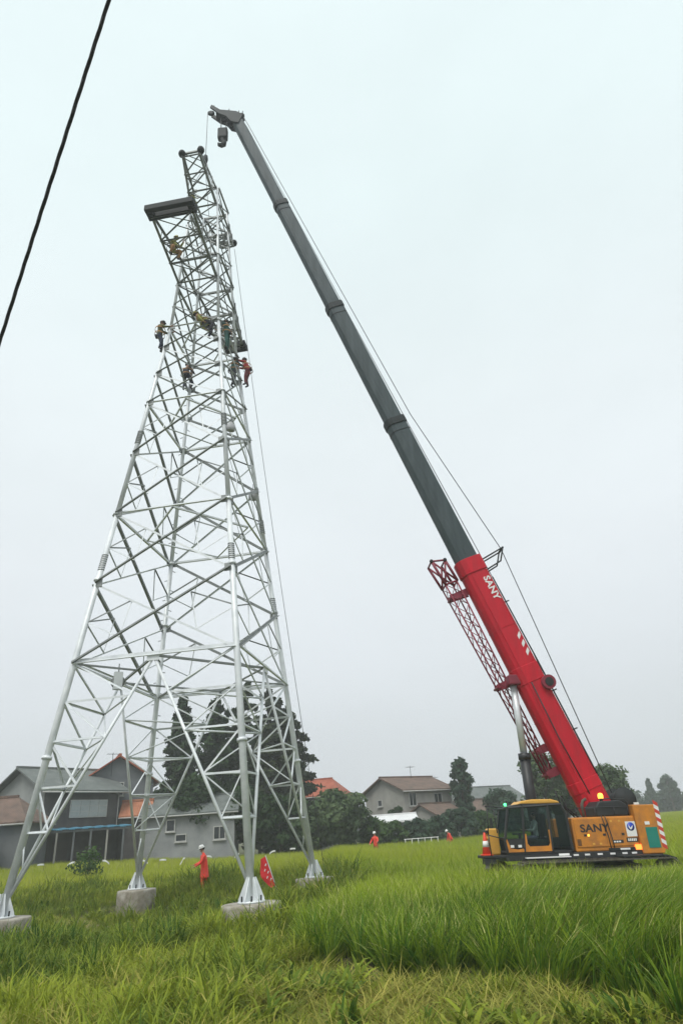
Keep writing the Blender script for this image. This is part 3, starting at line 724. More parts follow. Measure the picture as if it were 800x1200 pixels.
# fittings that break up the plain panels
for s_ in (1, -1):
    for xx in (.45, -.25, -.95, -1.45):
        cp_(MB().tube((xx, s_ * 1.34, 2.18), (xx, s_ * 1.34, 2.50), .014, n=6), 'rail_post', 'black')
    cp_(MB().tube((.45, s_ * 1.34, 2.50), (-1.45, s_ * 1.34, 2.50), .016, n=6), 'hand_rail', 'black')
for j in range(6): cp_(MB().bbox((-1.50, 1.429, 1.30 + .0 * j), (-1.50 + .0, 1.430, 1.30)) if False else MB().bbox((.48, 1.429, 1.32 + j * .035), (.62, 1.434, 1.34 + j * .035)), 'vent_slat', 'black')
cp_(MB().path([(-.05, .75, 2.2), (-.05, .75, 2.62), (-.12, .75, 2.75), (-.24, .75, 2.80)], .055, n=10), 'exhaust_pipe', 'rubber')
for j, (a_, b2) in enumerate((((.1, .3, 2.2), (.6, .3, 3.1)), ((.0, .38, 2.2), (.45, .38, 2.9)))):
    q0, q1 = V(a_), V(b2); cp_(MB().path([q0, lerp(q0, q1, .4) + V((.25, 0, .1)), lerp(q0, q1, .8) + V((.2, 0, .2)), q1], .025, n=6), 'hose', 'black')
for xx, zz in ((-.2, 1.36), (.05, 1.36), (-.7, 2.05), (-1.0, 2.05)):
    cp_(MB().bbox((xx - .04, 1.4285, zz - .03), (xx + .04, 1.431, zz + .03)), 'warning_label', 'yellow')
# turn lamp
cp_(MB().bbox((-1.66, 1.38, 1.14), (-1.40, 1.455, 1.30)), 'side_lamp', 'orangelamp')
# ---- counterweight
cw = MB().prism([(-1.62, 1.0), (-1.56, 2.55), (-2.44, 2.53), (-2.52, 2.2), (-2.50, 1.25), (-2.38, 1.0)], -1.5, 1.5)
cw = cp_(cw, 'counterweight', 'orange', bev=.03)
cp_(MB().bbox((-2.28, 1.501, 1.18), (-1.86, 1.515, 1.82)), 'green_plate', 'signgreen', cw)
cp_(MB().bbox((-2.05, 1.501, 1.90), (-1.88, 1.512, 2.0)), 'small_plate', 'white', cw)
cp_(MB().bbox((-1.85, 1.40, 2.55), (-1.68, 1.46, 2.62)), 'small_plate', 'white', cw)
for j in range(11):
    z0 = 1.10 + j * .135
    mb = MB().poly([(-2.34, 1.508, z0 + .10), (-2.50, 1.508, z0), (-2.50, 1.508, z0 + .135), (-2.34, 1.508, z0 + .235)], [(0, 1, 2, 3)]); mb.poly([(-2.34, 1.502, z0 + .10), (-2.50, 1.502, z0), (-2.50, 1.502, z0 + .135), (-2.34, 1.502, z0 + .235)], [(3, 2, 1, 0)])
    mb.poly([(-2.34, 1.502, z0 + .10), (-2.34, 1.508, z0 + .10), (-2.34, 1.508, z0 + .235), (-2.34, 1.502, z0 + .235)], [(0, 1, 2, 3)])
    cp_(mb, 'hazard_stripe', 'white' if j % 2 else 'stripe_red', cw)
# ---- winch cowl, beacon, rails
cp_(MB().prism([(-1.5, 2.2), (-1.5, 2.55), (-1.25, 2.72), (-.45, 2.70), (-.3, 2.5), (-.3, 2.2)], .30, 1.30), 'winch_cowl', 'black', bev=.05)
wn = cp_(MB().lathe([(.42, -.5), (.42, -.45), (.28, -.44), (.28, .44), (.42, .45), (.42, .5)], 24, (-1.85, 0, 2.75), axis='Y'), 'winch_drum', 'greydark')
bc = cp_(MB().tube((-.72, .95, 2.70), (-.72, .95, 2.80), .06, n=12), 'beacon_post', 'black')
cp_(MB().lathe([(.09, 0), (.095, .10), (.07, .16), (.02, .18)], 14, (-.72, .95, 2.80)), 'beacon_lamp', 'amber', bc)
cp_(MB().path([(-1.45, 1.3, 2.25), (-1.5, 1.32, 2.62), (-1.40, 1.32, 2.74), (-.9, 1.32, 2.78), (-.5, 1.32, 2.76)], .022), 'hand_rail', 'black')
# ---- cab
cab = empty('cab', (0, 0, 0)); cab.parent = crane
prof = [(3.14, 1.14), (3.18, 1.55), (2.93, 2.58), (2.40, 2.68), (0.98, 2.66), (0.84, 2.3), (.80, 1.14)]
yo, yi = 1.44, .42
cp_(MB().bbox((.82, yi, 1.13), (3.12, yo, 1.20)), 'cab_floor', 'black', cab)
cp_(MB().prism([(.80, 1.2), (.84, 2.3), (.98, 2.64), (1.04, 2.64), (.90, 2.3), (.88, 1.2)], yi, yo), 'cab_back', 'black', cab)
cp_(MB().prism([(.9, 1.2), (.9, 1.6), (3.1, 1.6), (3.1, 1.55), (3.06, 1.2)], yi, yi + .05), 'cab_side', 'black', cab)
# roof: yellow hood, domed
rf = cp_(MB().prism([(2.95, 2.56), (2.88, 2.63), (2.45, 2.70), (.98, 2.68), (.96, 2.60)], yi, yo), 'cab_roof', 'black', cab)
cp_(MB().prism([(2.55, 2.68), (2.40, 2.78), (2.0, 2.83), (1.3, 2.82), (1.05, 2.75), (1.0, 2.68)], yi + .08, yo - .03), 'roof_hood', 'yellow', rf, bev=.04)
def bar(mb, p, q, t=.05): mb.tube(p, q, t, n=6, smooth=False)
fr = MB()
for p, q in (((3.12, yo, 1.2), (3.17, yo, 1.55)), ((3.17, yo, 1.55), (2.92, yo, 2.58)), ((2.52, yo, 1.2), (2.40, yo, 2.66)), ((1.55, yo, 1.2), (1.50, yo, 2.66)), ((.84, yo, 1.2), (.88, yo, 2.32)), ((.88, yo, 2.32), (1.0, yo, 2.62)),
             ((3.12, yi, 1.2), (3.17, yi, 1.55)), ((3.17, yi, 1.55), (2.92, yi, 2.58)), ((3.13, yi, 1.2), (3.13, yo, 1.2)), ((3.16, yi, 1.62), (3.16, yo, 1.62)), ((2.92, yi, 2.58), (2.92, yo, 2.58)), ((2.92, yo, 2.58), (1.0, yo, 2.64))):
    bar(fr, p, q)
cp_(fr, 'cab_frame', 'black', cab)
def pane(pts, th, name, mt='glass', par=cab):
    c = [V(p) for p in pts]; n = (c[1] - c[0]).cross(c[2] - c[0]).normalized() * th; k = len(c)
    return cp_(MB().poly(c + [p + n for p in c], [tuple(range(k))[::-1], tuple(range(k, 2 * k))] + [(i, (i + 1) % k, k + (i + 1) % k, k + i) for i in range(k)]), name, mt, par)
pane([(3.17, yi, 1.63), (3.17, yo, 1.63), (2.94, yo, 2.56), (2.94, yi, 2.56)], .012, 'windscreen')
pane([(3.13, yi, 1.6), (1.0, yi, 1.6), (1.0, yi, 2.6), (2.92, yi, 2.54)], .012, 'side_window')
pane([(3.13, yo, 1.62), (2.46, yo, 1.62), (2.42, yo, 2.60), (2.92, yo, 2.54)], .012, 'side_window')
pane([(2.44, yo, 1.35), (1.56, yo, 1.35), (1.52, yo, 2.60), (2.38, yo, 2.60)], .012, 'door_glass')
pane([(1.50, yo, 1.32), (.90, yo, 1.32), (.92, yo, 2.3), (1.03, yo, 2.58), (1.46, yo, 2.60)], .012, 'side_window')
lo = MB()
lo.prism([(3.13, 1.2), (3.17, 1.56), (3.10, 1.60), (3.0, 1.32), (2.75, 1.28), (2.56, 1.30), (2.52, 1.2)], yo + .004, yo + .03)
cp_(lo, 'lower_panel', 'orange', cab)
cp_(MB().prism([(3.0, 1.33), (3.08, 1.6), (2.55, 1.6), (2.55, 1.31)], yo - .01, yo + .012), 'lower_panel', 'black', cab)
for xx in (2.95, 2.68): cp_(MB().bbox((xx - .06, yo + .032, 1.34), (xx + .06, yo + .05, 1.42)), 'work_lamp', 'white', cab)
dr = MB().prism([(2.50, 1.2), (2.46, 1.75), (2.40, 1.75), (2.40, 1.45), (2.33, 1.36), (1.66, 1.36), (1.60, 1.45), (1.60, 1.85), (1.55, 1.85), (1.57, 1.2)], yo + .006, yo + .034)
cp_(dr, 'door_frame', 'orange', cab)
cp_(MB().bbox((1.70, yo + .034, 1.62), (1.78, yo + .06, 1.66)), 'door_handle', 'black', cab)
st = MB().bbox((1.55, .62, 1.2), (2.1, 1.2, 1.55)); st.box((1.58, .91, 1.95), (.14, .52, .85))
cp_(st, 'operator_seat', 'greydark', cab, bev=.05)
cp_(MB().tube((2.55, .9, 1.2), (2.45, .9, 1.72), .05, n=8).box((2.5, .9, 1.75), (.3, .5, .06)), 'control_console', 'black', cab)
cp_(MB().tube((3.0, 1.3, 2.62), (3.0, 1.3, 2.68), .03, n=8), 'lamp_post', 'black', cab)
cp_(MB().lathe([(.05, 0), (.055, .07), (.02, .10)], 12, (2.98, 1.38, 2.64)), 'green_lamp', 'greenlamp', cab)
mr_ = MB()
for p, q in (((3.1, 1.44, 2.6), (3.75, 1.5, 2.66)), ((3.1, 1.44, 2.52), (3.7, 1.5, 2.55)), ((3.68, 1.5, 2.56), (3.74, 1.5, 1.75)), ((3.45, 1.5, 2.55), (3.42, 1.5, 1.80)), ((3.74, 1.5, 1.75), (3.12, 1.44, 1.60)), ((3.74, 1.5, 1.75), (3.70, 1.45, 1.12))):
    mr_.tube(p, q, .02, n=6)
mi_ = cp_(mr_, 'mirror_bracket', 'black', cab)
cp_(MB().box((3.60, 1.52, 2.12), (.05, .18, .32)), 'mirror', 'black', mi_)
# front bracket with stacked pads
fbk = MB().bbox((3.22, .55, 1.12), (3.60, .95, 1.95))
fbk = cp_(fbk, 'front_bracket', 'yellow', bev=.05)
for j in range(4): cp_(MB().box((3.63, .75, 1.25 + j * .2), (.12, .44, .10)), 'bracket_pad', 'black' if j % 2 else 'yellow', fbk, bev=.02)

# ---- telescopic boom
BF, BT = V((-.9, 0, 2.27)), V((14.39, 0, 44.26))
BD = (BT - BF).normalized(); BL = (BT - BF).length
BN = V((BD.z, 0, -BD.x))           # towards the front / underside of the boom
def bpt(s, n, y): return BF + BD * s + BN * n + V((0, y, 0))
def boom_prof(h, w_):
    a, c = h / 2, w_ / 2
    pr = [(-a, -c * .82), (-a, c * .82), (-a * .84, c), (a * .35, c), (a * .72, c * .84), (a * .94, c * .45), (a, 0), (a * .94, -c * .45), (a * .72, -c * .84), (a * .35, -c), (-a * .84, -c)]
    return pr
def boom_box(s0, s1, h, w_, h1=None, w1=None):
    mb = MB(); p0 = boom_prof(h, w_); p1 = boom_prof(h1 or h, w1 or w_); n = len(p0)
    mb.poly([bpt(s0, a, c) for a, c in p0] + [bpt(s1, a, c) for a, c in p1], [(i, (i + 1) % n, n + (i + 1) % n, n + i) for i in range(n)] + [tuple(range(n))[::-1], tuple(range(n, 2 * n))])
    return mb
SEC = [(0.0, 10.85, 1.10, .94), (10.85, 18.9, .97, .82), (18.9, 27.0, .88, .73), (27.0, 35.8, .79, .65), (35.8, 44.2, .70, .58)]
base = cp_(boom_box(-.2, 10.85, 1.10, .95), 'boom_base_section', 'red', bev=.02)
cp_(boom_box(10.25, 10.95, 1.19, 1.03), 'boom_collar', 'red', base, bev=.02)
cp_(boom_box(.9, 1.3, 1.15, 1.0), 'boom_collar', 'red', base, bev=.02)
cp_(boom_box(5.2, 5.9, 1.14, .99), 'boom_collar', 'red', base, bev=.02)
for i, (s0, s1, h, w_) in enumerate(SEC[1:]):
    sec = cp_(boom_box(s0 - .3, s1, h, w_), 'boom_section', 'boomgrey', bev=.015)
    if i < 3:
        cp_(boom_box(s1 - .32, s1 + .06, h + .10, w_ + .10), 'boom_collar', 'collar', sec, bev=.02)
        cp_(boom_box(s1 - .75, s1 - .70, h + .03, w_ + .03), 'boom_rib', 'collar', sec)
    for s_ in (1, -1):
        mb = MB(); mb.poly([bpt(a, n_, s_ * (w_ / 2 + o)) for a in (s0 + .3, s1 - .8) for n_ in (-.02, .02) for o in (-.01, .012)], [(0, 1, 3, 2), (4, 6, 7, 5), (0, 4, 5, 1), (2, 3, 7, 6), (1, 5, 7, 3), (0, 2, 6, 4)])
        cp_(mb, 'weld_seam', 'boomgrey', sec)
for n_, mt_ in ((-.50, 'red'), (.22, 'red')):
    mb = MB(); mb.poly([bpt(a, n_ + q, .48 + o) for a in (.2, 10.2) for q in (-.018, .018) for o in (-.01, .012)], [(0, 1, 3, 2), (4, 6, 7, 5), (0, 4, 5, 1), (2, 3, 7, 6), (1, 5, 7, 3), (0, 2, 6, 4)]); cp_(mb, 'weld_seam', mt_, base)
for a_ in (2.2, 3.7, 7.6): cp_(boom_box(a_, a_ + .06, 1.125, .975), 'boom_rib', 'red', base)
cp_(MB().path([bpt(.8, .1, .50), bpt(3, .16, .52), bpt(5.2, .10, .51)], .022, n=6), 'hydraulic_line', 'black', base)
# lettering and stripes on the red section, reading up the boom
text('SANY', .40, 'lettering', 'white', base, bpt(9.35, -.30, .484), -BD, -BN, sx=1.1)
for j in range(3):
    mb = MB(); s0 = 6.35 + j * .36
    mb.poly([bpt(s0, -.47, .484), bpt(s0 + .17, -.47, .484), bpt(s0 + .02, -.31, .484), bpt(s0 - .15, -.31, .484), bpt(s0, -.47, .476), bpt(s0 + .17, -.47, .476), bpt(s0 + .02, -.31, .476), bpt(s0 - .15, -.31, .476)], [(0, 1, 2, 3), (7, 6, 5, 4), (0, 4, 5, 1), (1, 5, 6, 2), (2, 6, 7, 3), (3, 7, 4, 0)])
    cp_(mb, 'stripe', 'white', base)
cp_(MB().tube(bpt(4.95, -.52, .2), bpt(4.95, -.52, .68), .28, n=18), 'hose_reel', 'redd', base)
cp_(MB().tube(bpt(4.95, -.52, .68), bpt(4.95, -.52, .71), .17, n=18), 'hose_reel_hub', 'greydark', base)
cp_(MB().path([bpt(1.2, -.60, .36), bpt(6, -.64, .36), bpt(9.8, -.62, .36)], .03), 'hydraulic_line', 'greydark', base)
gb = MB()
for y_ in (-.3, .3):
    for p, q in ((bpt(10.7, -.58, y_), bpt(10.9, -1.75, y_)), (bpt(10.9, -1.75, y_), bpt(10.35, -1.35, y_)), (bpt(10.35, -1.35, y_), bpt(10.2, -.58, y_))): gb.tube(p, q, .035, n=6)
gb.tube(bpt(10.9, -1.75, -.3), bpt(10.9, -1.75, .3), .05, n=8)
cp_(gb, 'rope_guide', 'greydark', base)
for s_ in (8.6, 4.6, 3.0): cp_(MB().tube(bpt(s_, -.56, .3), bpt(s_, -.80, .3), .03, n=6), 'rope_peg', 'black', base)
# head with sheaves
hd = MB()
for y_ in (-.30, .30):
    hp = [BT + V(q) for q in ((-.50, y_, .02), (-.05, y_, .32), (1.0, y_, .42), (1.58, y_, .92), (1.66, y_, .66), (1.05, y_, .02), (.55, y_, -.25), (.25, y_, -.75), (-.25, y_, -.9))]
    k = len(hp); sh = V((0, .05, 0)); hd.poly([p - sh for p in hp] + [p + sh for p in hp], [tuple(range(k))[::-1], tuple(range(k, 2 * k))] + [(i, (i + 1) % k, k + (i + 1) % k, k + i) for i in range(k)])
hd.box(BT + V((.3, 0, .25)), (.5, .6, .25)); hd.box(BT + V((1.1, 0, .30)), (.35, .6, .12))
hd = cp_(hd, 'boom_head', 'collar')
for p, r in (((.80, 0, .12), .27), ((.15, 0, -.30), .25), ((-.35, 0, .2), .25)):
    for y_ in (-.12, .12): cp_(MB().lathe([(r * .4, -.05), (r, -.045), (r * .88, 0), (r, .045), (r * .4, .05)], 20, BT + V(p) + V((0, y_, 0)), axis='Y'), 'sheave', 'collar', hd)
aux = BT + V((1.62, 0, .55))
cp_(MB().lathe([(.07, -.05), (.23, -.045), (.19, 0), (.23, .045), (.07, .05)], 20, aux, axis='Y'), 'sheave', 'collar', hd)
for q, hgt in ((-.45, .35), (-.2, .30), (.45, .25), (1.45, .28)):
    cp_(MB().tube(BT + V((q, .2, .35 + q * .3)), BT + V((q - .02, .2, .35 + q * .3 + hgt)), .03, n=6), 'head_peg', 'collar', hd)
# luffing cylinder
ca, cb = V((1.55, 0, 1.55)), bpt(5.55, .60, 0)
cd = (cb - ca).normalized()
cy = cp_(MB().tube(ca, ca + cd * 2.85, .20, n=18), 'lift_cylinder', 'black')
cp_(MB().tube(ca + cd * 2.85, cb, .135, n=18), 'cylinder_rod', 'chrome', cy)
cp_(MB().tube(ca + cd * 2.72, ca + cd * 2.95, .235, n=18), 'gland_ring', 'black', cy)
cp_(MB().box(bpt(5.55, .60, 0), (.5, .7, .4)), 'cylinder_bracket', 'redd', cy, bev=.05)
# hoist ropes
w0 = V((-1.55, .12, 3.0)); g0 = bpt(10.9, -1.72, .12)
cp_(MB().path([w0, g0, bpt(19, -.95, .12), bpt(43.8, -.55, .12), BT + V((-.35, .12, .46))], .020, n=5), 'hoist_rope', 'rope')
cp_(MB().path([V((-1.2, -.1, 3.0)), bpt(6.6, -.84, -.1), bpt(10.9, -.80, -.1), bpt(26, -.62, -.1), bpt(43.8, -.5, -.1), BT + V((-.3, -.1, .42))], .018, n=5), 'hoist_rope', 'rope')
# stowed lattice fly jib beside the boom
jib = empty('fly_jib', (0, 0, 0)); jib.parent = crane
def jp(s, n, y): return bpt(s, n, y)
J0, J1 = 1.75, 10.3
chords = []
for (n0, n1, y0, y1) in ((1.0, 1.32, -.15, -.05), (1.0, 1.32, -.55, -.75), (.76, .78, -.15, -.05), (.76, .78, -.55, -.75)):
    chords.append((jp(J0, n0, y0), jp(J1, n1, y1)))
for p, q in chords: cp_(MB().tube(p, q, .034, n=6), 'jib_chord', 'redd', jib)
npn = 15
for a, b_ in ((0, 2), (1, 3), (0, 1), (2, 3)):
    for i in range(npn):
        p, q = (a, b_) if i % 2 else (b_, a)
        cp_(MB().tube(lerp(*chords[p], i / npn), lerp(*chords[q], (i + 1) / npn), .017, n=5), 'jib_lattice', 'redd', jib)
    for i in range(0, npn + 1, 1 if a == 0 and b_ == 2 else 5):
        if a == 0 and b_ == 2 and i < npn: cp_(MB().tube(lerp(*chords[b_], i / npn) if i % 2 else lerp(*chords[a], i / npn), lerp(*chords[a], (i + 1) / npn) if i % 2 else lerp(*chords[b_], (i + 1) / npn), .015, n=5), 'jib_lattice', 'redd', jib)
# jib foot frame at the boom top
ft = MB()
A = [jp(10.3, 1.32, -.05), jp(10.3, .74, -.05), jp(10.3, 1.32, -.75), jp(10.3, .74, -.75)]
B = [jp(11.5, 1.45, 0), jp(11.35, .85, 0), jp(11.5, 1.45, -.8), jp(11.35, .85, -.8)]
for i in range(4): ft.tube(A[i], B[i], .06, n=6)
for p, q in ((A[0], B[1]), (A[1], B[0]), (A[2], B[3]), (A[3], B[2]), (A[0], A[2]), (A[1], A[3]), (B[0], B[2]), (B[1], B[3]), (A[0], A[1]), (B[0], B[1])): ft.tube(p, q, .045, n=6)
cp_(ft, 'jib_foot', 'redd', jib)
for p in (B[0], B[1]): cp_(MB().lathe([(.06, -.08), (.09, 0), (.06, .08)], 10, p), 'jib_pin', 'greydark', jib)
for s_, n0, n1 in ((9.7, .45, 1.36), (5.55, .45, 1.25), (1.9, .45, 1.05), (2.8, .45, .95)):
    mb = MB(); c = [jp(s_ - .16, n0, -.5), jp(s_ + .16, n0, -.5), jp(s_ + .12, n1, -.5), jp(s_ - .12, n1, -.5)]
    for y_ in (0, .35):
        mb.poly([q + V((0, y_, 0)) for q in c] + [q + V((0, y_ + .04, 0)) for q in c], [(0, 1, 2, 3), (7, 6, 5, 4), (0, 4, 5, 1), (1, 5, 6, 2), (2, 6, 7, 3), (3, 7, 4, 0)])
    mb.tube(jp(s_, n1 - .05, -.75), jp(s_, n1 - .05, -.05), .06, n=8)
    cp_(mb, 'jib_bracket', 'redd', jib)

# ---- hooks hanging from the head: things of their own
RC = Matrix.Translation(CR) @ Matrix.Rotation(CTH, 4, 'Z') @ Matrix.Rotation(-CTL, 4, 'Y')
hp = RC @ (BT + V((.85, 0, .0)))
hk = empty('hook_block', (hp.x, hp.y, hp.z - 2.75), label='heavy dark hook block hanging close under the boom head', cat='hook block')
for y_ in (-.1, .1):
    MB().tube((-.08, y_, 1.4), (-.08, y_, 2.8), .018, n=5).build('hook_rope', M['rope'], hk); MB().tube((.2, y_, 1.4), (.42, y_, 2.7), .018, n=5).build('hook_rope', M['rope'], hk)
bevel(MB().box((.05, 0, 1.05), (.64, .42, 1.0)).build('block_body', M['greydark'], hk), .1)
MB().lathe([(.1, -.14), (.3, -.12), (.3, .12), (.1, .14)], 18, (.05, 0, 1.15), axis='Y').build('block_sheave', M['collar'], hk)
hook_pts = [(.05, 0, .65), (.05, 0, .40), (.16, 0, .22), (.14, 0, .04), (-.02, 0, -.04), (-.18, 0, .04), (-.22, 0, .2)]
MB().path(hook_pts, [.16, .15, .16, .17, .16, .12, .06], n=8).build('hook', M['greydark'], hk)
ap = RC @ (aux + V((.23, 0, 0)))
Lr = 5.0
ah = empty('auxiliary_hook', (ap.x, ap.y, ap.z - Lr), label='slim single line hook hanging on a long rope over the tower top', cat='hook')
MB().tube((0, 0, .55), (0, 0, Lr), .02, n=5).build('hoist_line', M['rope'], ah)
MB().lathe([(.03, .62), (.13, .5), (.16, .2), (.12, -.05), (.05, -.15)], 12).build('hook_weight', M['greydark'], ah)
MB().path([(0, 0, -.1), (0, 0, -.25), (.1, 0, -.38), (.06, 0, -.5), (-.06, 0, -.5), (-.13, 0, -.4)], [.05, .05, .055, .05, .045, .02], n=8).build('hook', M['greydark'], ah)
RT = Matrix.Translation((TX, TY, 0)) @ Matrix.Rotation(TYAW, 4, 'Z')
hb = V((ap.x, ap.y, ap.z - Lr - .48))
sl = MB()
for q in ((.62, -1.2, 34.1), (-.62, -1.2, 34.1), (.55, 1.4, 34.1), (-.55, 1.4, 34.1)):
    sl.tube(hb, RT @ V(q), .016, n=5)
tag(sl.build('lifting_sling', M['rope']), 'four leg lifting sling between the slim hook and the tower top arm', 'sling')
# tag line from the far end of the top arm down to the ground side
p0 = RT @ V((.4, 3.2, 33.9)); p1 = V((-2.0, 33.5, ground_z(-2.0, 33.5) + .1))
pts = [lerp(p0, p1, t / 14) + V((0, 0, -1.1 * math.sin(math.pi * t / 14))) for t in range(15)]
tag(MB().path(pts, .014, n=5).build('tag_line', M['rope']), 'thin rope hanging from the far tip of the top arm to the field', 'rope')

# traffic cone on the front platform
mw = RC @ V((3.78, 1.12, 1.122))
cn_ = empty('traffic_cone', mw, (0, -CTL, CTH), label='orange and white traffic cone standing on the front platform of the crane', cat='traffic cone')
bevel(MB().box((0, 0, .02), (.36, .36, .04)).build('cone_base', M['cone'], cn_), .01)
MB().lathe([(.15, .04), (.035, .70), (.02, .71)], 20).build('cone_body', M['cone'], cn_)
MB().lathe([(.117, .26), (.084, .45)], 20).build('reflective_band', M['white'], cn_)
# ================================================================== houses
M['wall_grey'] = mat('pale_grey_render', (0.20, 0.215, 0.21), 0.9, col2=(0.30, 0.315, 0.305), scale=0.5, bump=0.1)
M['wall_beige'] = mat('grey_beige_render', (0.25, 0.245, 0.225), 0.9, col2=(0.36, 0.35, 0.32), scale=0.6, bump=0.1)
M['wall_dark'] = mat('dark_brown_timber_wall', (0.045, 0.042, 0.042), 0.85, col2=(0.085, 0.08, 0.078), scale=0.8)
M['wall_slate'] = mat('slate_grey_render', (0.09, 0.10, 0.11), 0.9, col2=(0.15, 0.16, 0.17), scale=0.5)
M['wall_white'] = mat('whitewash', (0.19, 0.20, 0.205), 0.9, col2=(0.30, 0.31, 0.31), scale=0.5, bump=0.1)
def roof_mat(name, c, c2):
    m_ = mat(name, c, 0.85, col2=c2, scale=1.2, bump=0.0)
    t = m_.node_tree; b_ = t.nodes['Principled BSDF']
    tcn = t.nodes.new('ShaderNodeTexCoord'); wv = t.nodes.new('ShaderNodeTexWave'); wv.inputs['Scale'].default_value = 2.2; wv.bands_direction = 'X'
    t.links.new(tcn.outputs['Object'], wv.inputs['Vector'])
    bp = t.nodes.new('ShaderNodeBump'); bp.inputs['Strength'].default_value = 0.5; bp.inputs['Distance'].default_value = 0.06
    t.links.new(wv.outputs[0], bp.inputs['Height']); t.links.new(bp.outputs[0], b_.inputs['Normal'])
    return m_
M['roof_grey'] = roof_mat('grey_tile_roof', (0.10, 0.115, 0.11), (0.16, 0.175, 0.165))
M['roof_red'] = roof_mat('red_tile_roof', (0.26, 0.065, 0.035), (0.40, 0.12, 0.07))
M['roof_orange'] = roof_mat('orange_tile_roof', (0.30, 0.11, 0.06), (0.42, 0.18, 0.10))
M['roof_brown'] = roof_mat('brown_tile_roof', (0.095, 0.066, 0.054), (0.18, 0.118, 0.09))
M['roof_blue'] = roof_mat('blue_sheet_awning', (0.045, 0.17, 0.27), (0.08, 0.25, 0.36))
M['roof_white'] = roof_mat('white_sheet_roof', (0.62, 0.63, 0.63), (0.72, 0.72, 0.72))
M['pane'] = mat('dark_window_pane', (0.02, 0.025, 0.03), 0.12, var=0.2)
M['frame'] = mat('window_frame', (0.42, 0.42, 0.40), 0.6)
M['darkdoor'] = mat('dark_door', (0.05, 0.04, 0.035), 0.7)

def window(par, c, ux, w_, h, n, frame='frame', pane_='pane', bars=1):
    # c centre on wall face, ux along the wall, n outward
    c, ux, n = V(c), V(ux).normalized(), V(n).normalized(); uz = V((0, 0, 1)); R = Matrix((ux, n, uz)).transposed()
    mb = MB()
    for s in (-1, 1):
        mb.box(c + ux * (s * (w_ / 2 + .04)) + n * .03, (.09, .14, h + .18), rot=R); mb.box(c + uz * (s * (h / 2 + .04)) + n * .035, (w_, .14, .09), rot=R)
    for j in range(bars): mb.box(c + ux * (w_ * ((j + 1) / (bars + 1) - .5)) + n * .03, (.06, .10, h), rot=R)
    f = mb.build('window', M[frame], par)
    MB().box(c - n * .012, (w_, .05, h), rot=R).build('pane', M[pane_], f)
    MB().box(c - uz * (h / 2 + .13) + n * .08, (w_ + .3, .22, .07), rot=R).build('sill', M[frame], f)
    return f

def house(name, label, cat, loc, yaw, w_, d, eave, ridge, wallm, roofm, over=.5, front=None, wins=(), group=None, gable_m=None, chimney=None, hip=0.0):
    # x: along the ridge (0..w), y: 0 (front) .. d (back)
    h = empty(name, loc, (0, 0, rad(yaw)), label=label, cat=cat, group=group)
    gm = M[wallm]
    mb = MB()
    mb.poly([(0, 0, -1), (w_, 0, -1), (w_, d, -1), (0, d, -1), (0, 0, eave), (w_, 0, eave), (w_, d, eave), (0, d, eave), (0, d / 2, ridge), (w_, d / 2, ridge)],
            [(0, 1, 5, 4), (2, 3, 7, 6), (1, 2, 6, 9, 5) if not hip else (1, 2, 6, 5), (3, 0, 4, 8, 7)])
    wo_ = mb.build('wall', gm, h)
    if front:
        MB().bbox((0.0, -.05, -1), (w_, -.003, eave - .02)).build('front_wall', M[front], h)
    sl = (ridge - eave) / (d / 2); e = .05
    rf_ = MB(); x0, x1 = -over, w_ + over
    for s in (0, 1):
        ya, yb = (-over, d / 2) if s == 0 else (d + over, d / 2)
        za = eave - over * sl + e; zb = ridge + e
        xr = x1 - hip
        rf_.poly([(x0, ya, za), (x1, ya, za), (xr, yb, zb), (x0, yb, zb), (x0, ya, za + .14), (x1, ya, za + .14), (xr, yb, zb + .14), (x0, yb, zb + .14)],
                 [(0, 1, 2, 3), (4, 7, 6, 5), (0, 4, 5, 1), (1, 5, 6, 2), (3, 7, 4, 0)])
    if hip:
        za = eave - over * sl + e; rf_.poly([(x1, -over, za), (x1, d + over, za), (x1 - hip, d / 2, ridge + e), (x1, -over, za + .14), (x1, d + over, za + .14), (x1 - hip, d / 2, ridge + e + .14)], [(0, 1, 2), (3, 5, 4), (0, 3, 4, 1)])
    rf_ = rf_.build('roof', M[roofm], h)
    MB().bbox((x0 - .02, d / 2 - .14, ridge + .14), (x1 + .02 - hip, d / 2 + .14, ridge + .32)).build('ridge_cap', M[roofm], rf_)
    # raised tile rows running down both slopes
    nrow = int((x1 - x0) / .9)
    if chimney: MB().bbox((chimney - .3, d / 2 + .4, ridge - .6), (chimney + .3, d / 2 + 1.0, ridge + .8)).build('chimney', M[wallm], rf_)
    for yy, sg in ((-over, -1), (d + over, 1)):
        zg = eave - over * sl
        MB().tube((x0, yy + sg * .07, zg), (x1, yy + sg * .07, zg), .07, n=6).build('gutter', M['frame'], rf_)
    if eave > 4: MB().tube((w_ - .15, -.12, -.5), (w_ - .15, -.12, eave - .1), .05, n=6).build('downpipe', M['frame'], h)
    for wn_ in wins:
        face, u, z, ww, hh = wn_[:5]; bars = wn_[5] if len(wn_) > 5 else 1
        if face == 'f': window(h, (u, -.06 if front else 0, z), (1, 0, 0), ww, hh, (0, -1, 0), bars=bars)
        if face == 'l': window(h, (0, u, z), (0, 1, 0), ww, hh, (-1, 0, 0), bars=bars)
        if face == 'r': window(h, (w_, u, z), (0, 1, 0), ww, hh, (1, 0, 0), bars=bars)
    return h

# big two storey house at the edge of the frame
zb = 0.15
h1 = house('village_house', 'two storey house with grey tiled roof, pale gable and dark front above the blue shed', 'house', (-28.0, 60.0, zb), 58, 8.0, 7.6, 6.45, 8.35, 'wall_grey', 'roof_grey', .7, front='wall_dark', wins=(('l', 5.6, 5.6, .9, 1.2),))
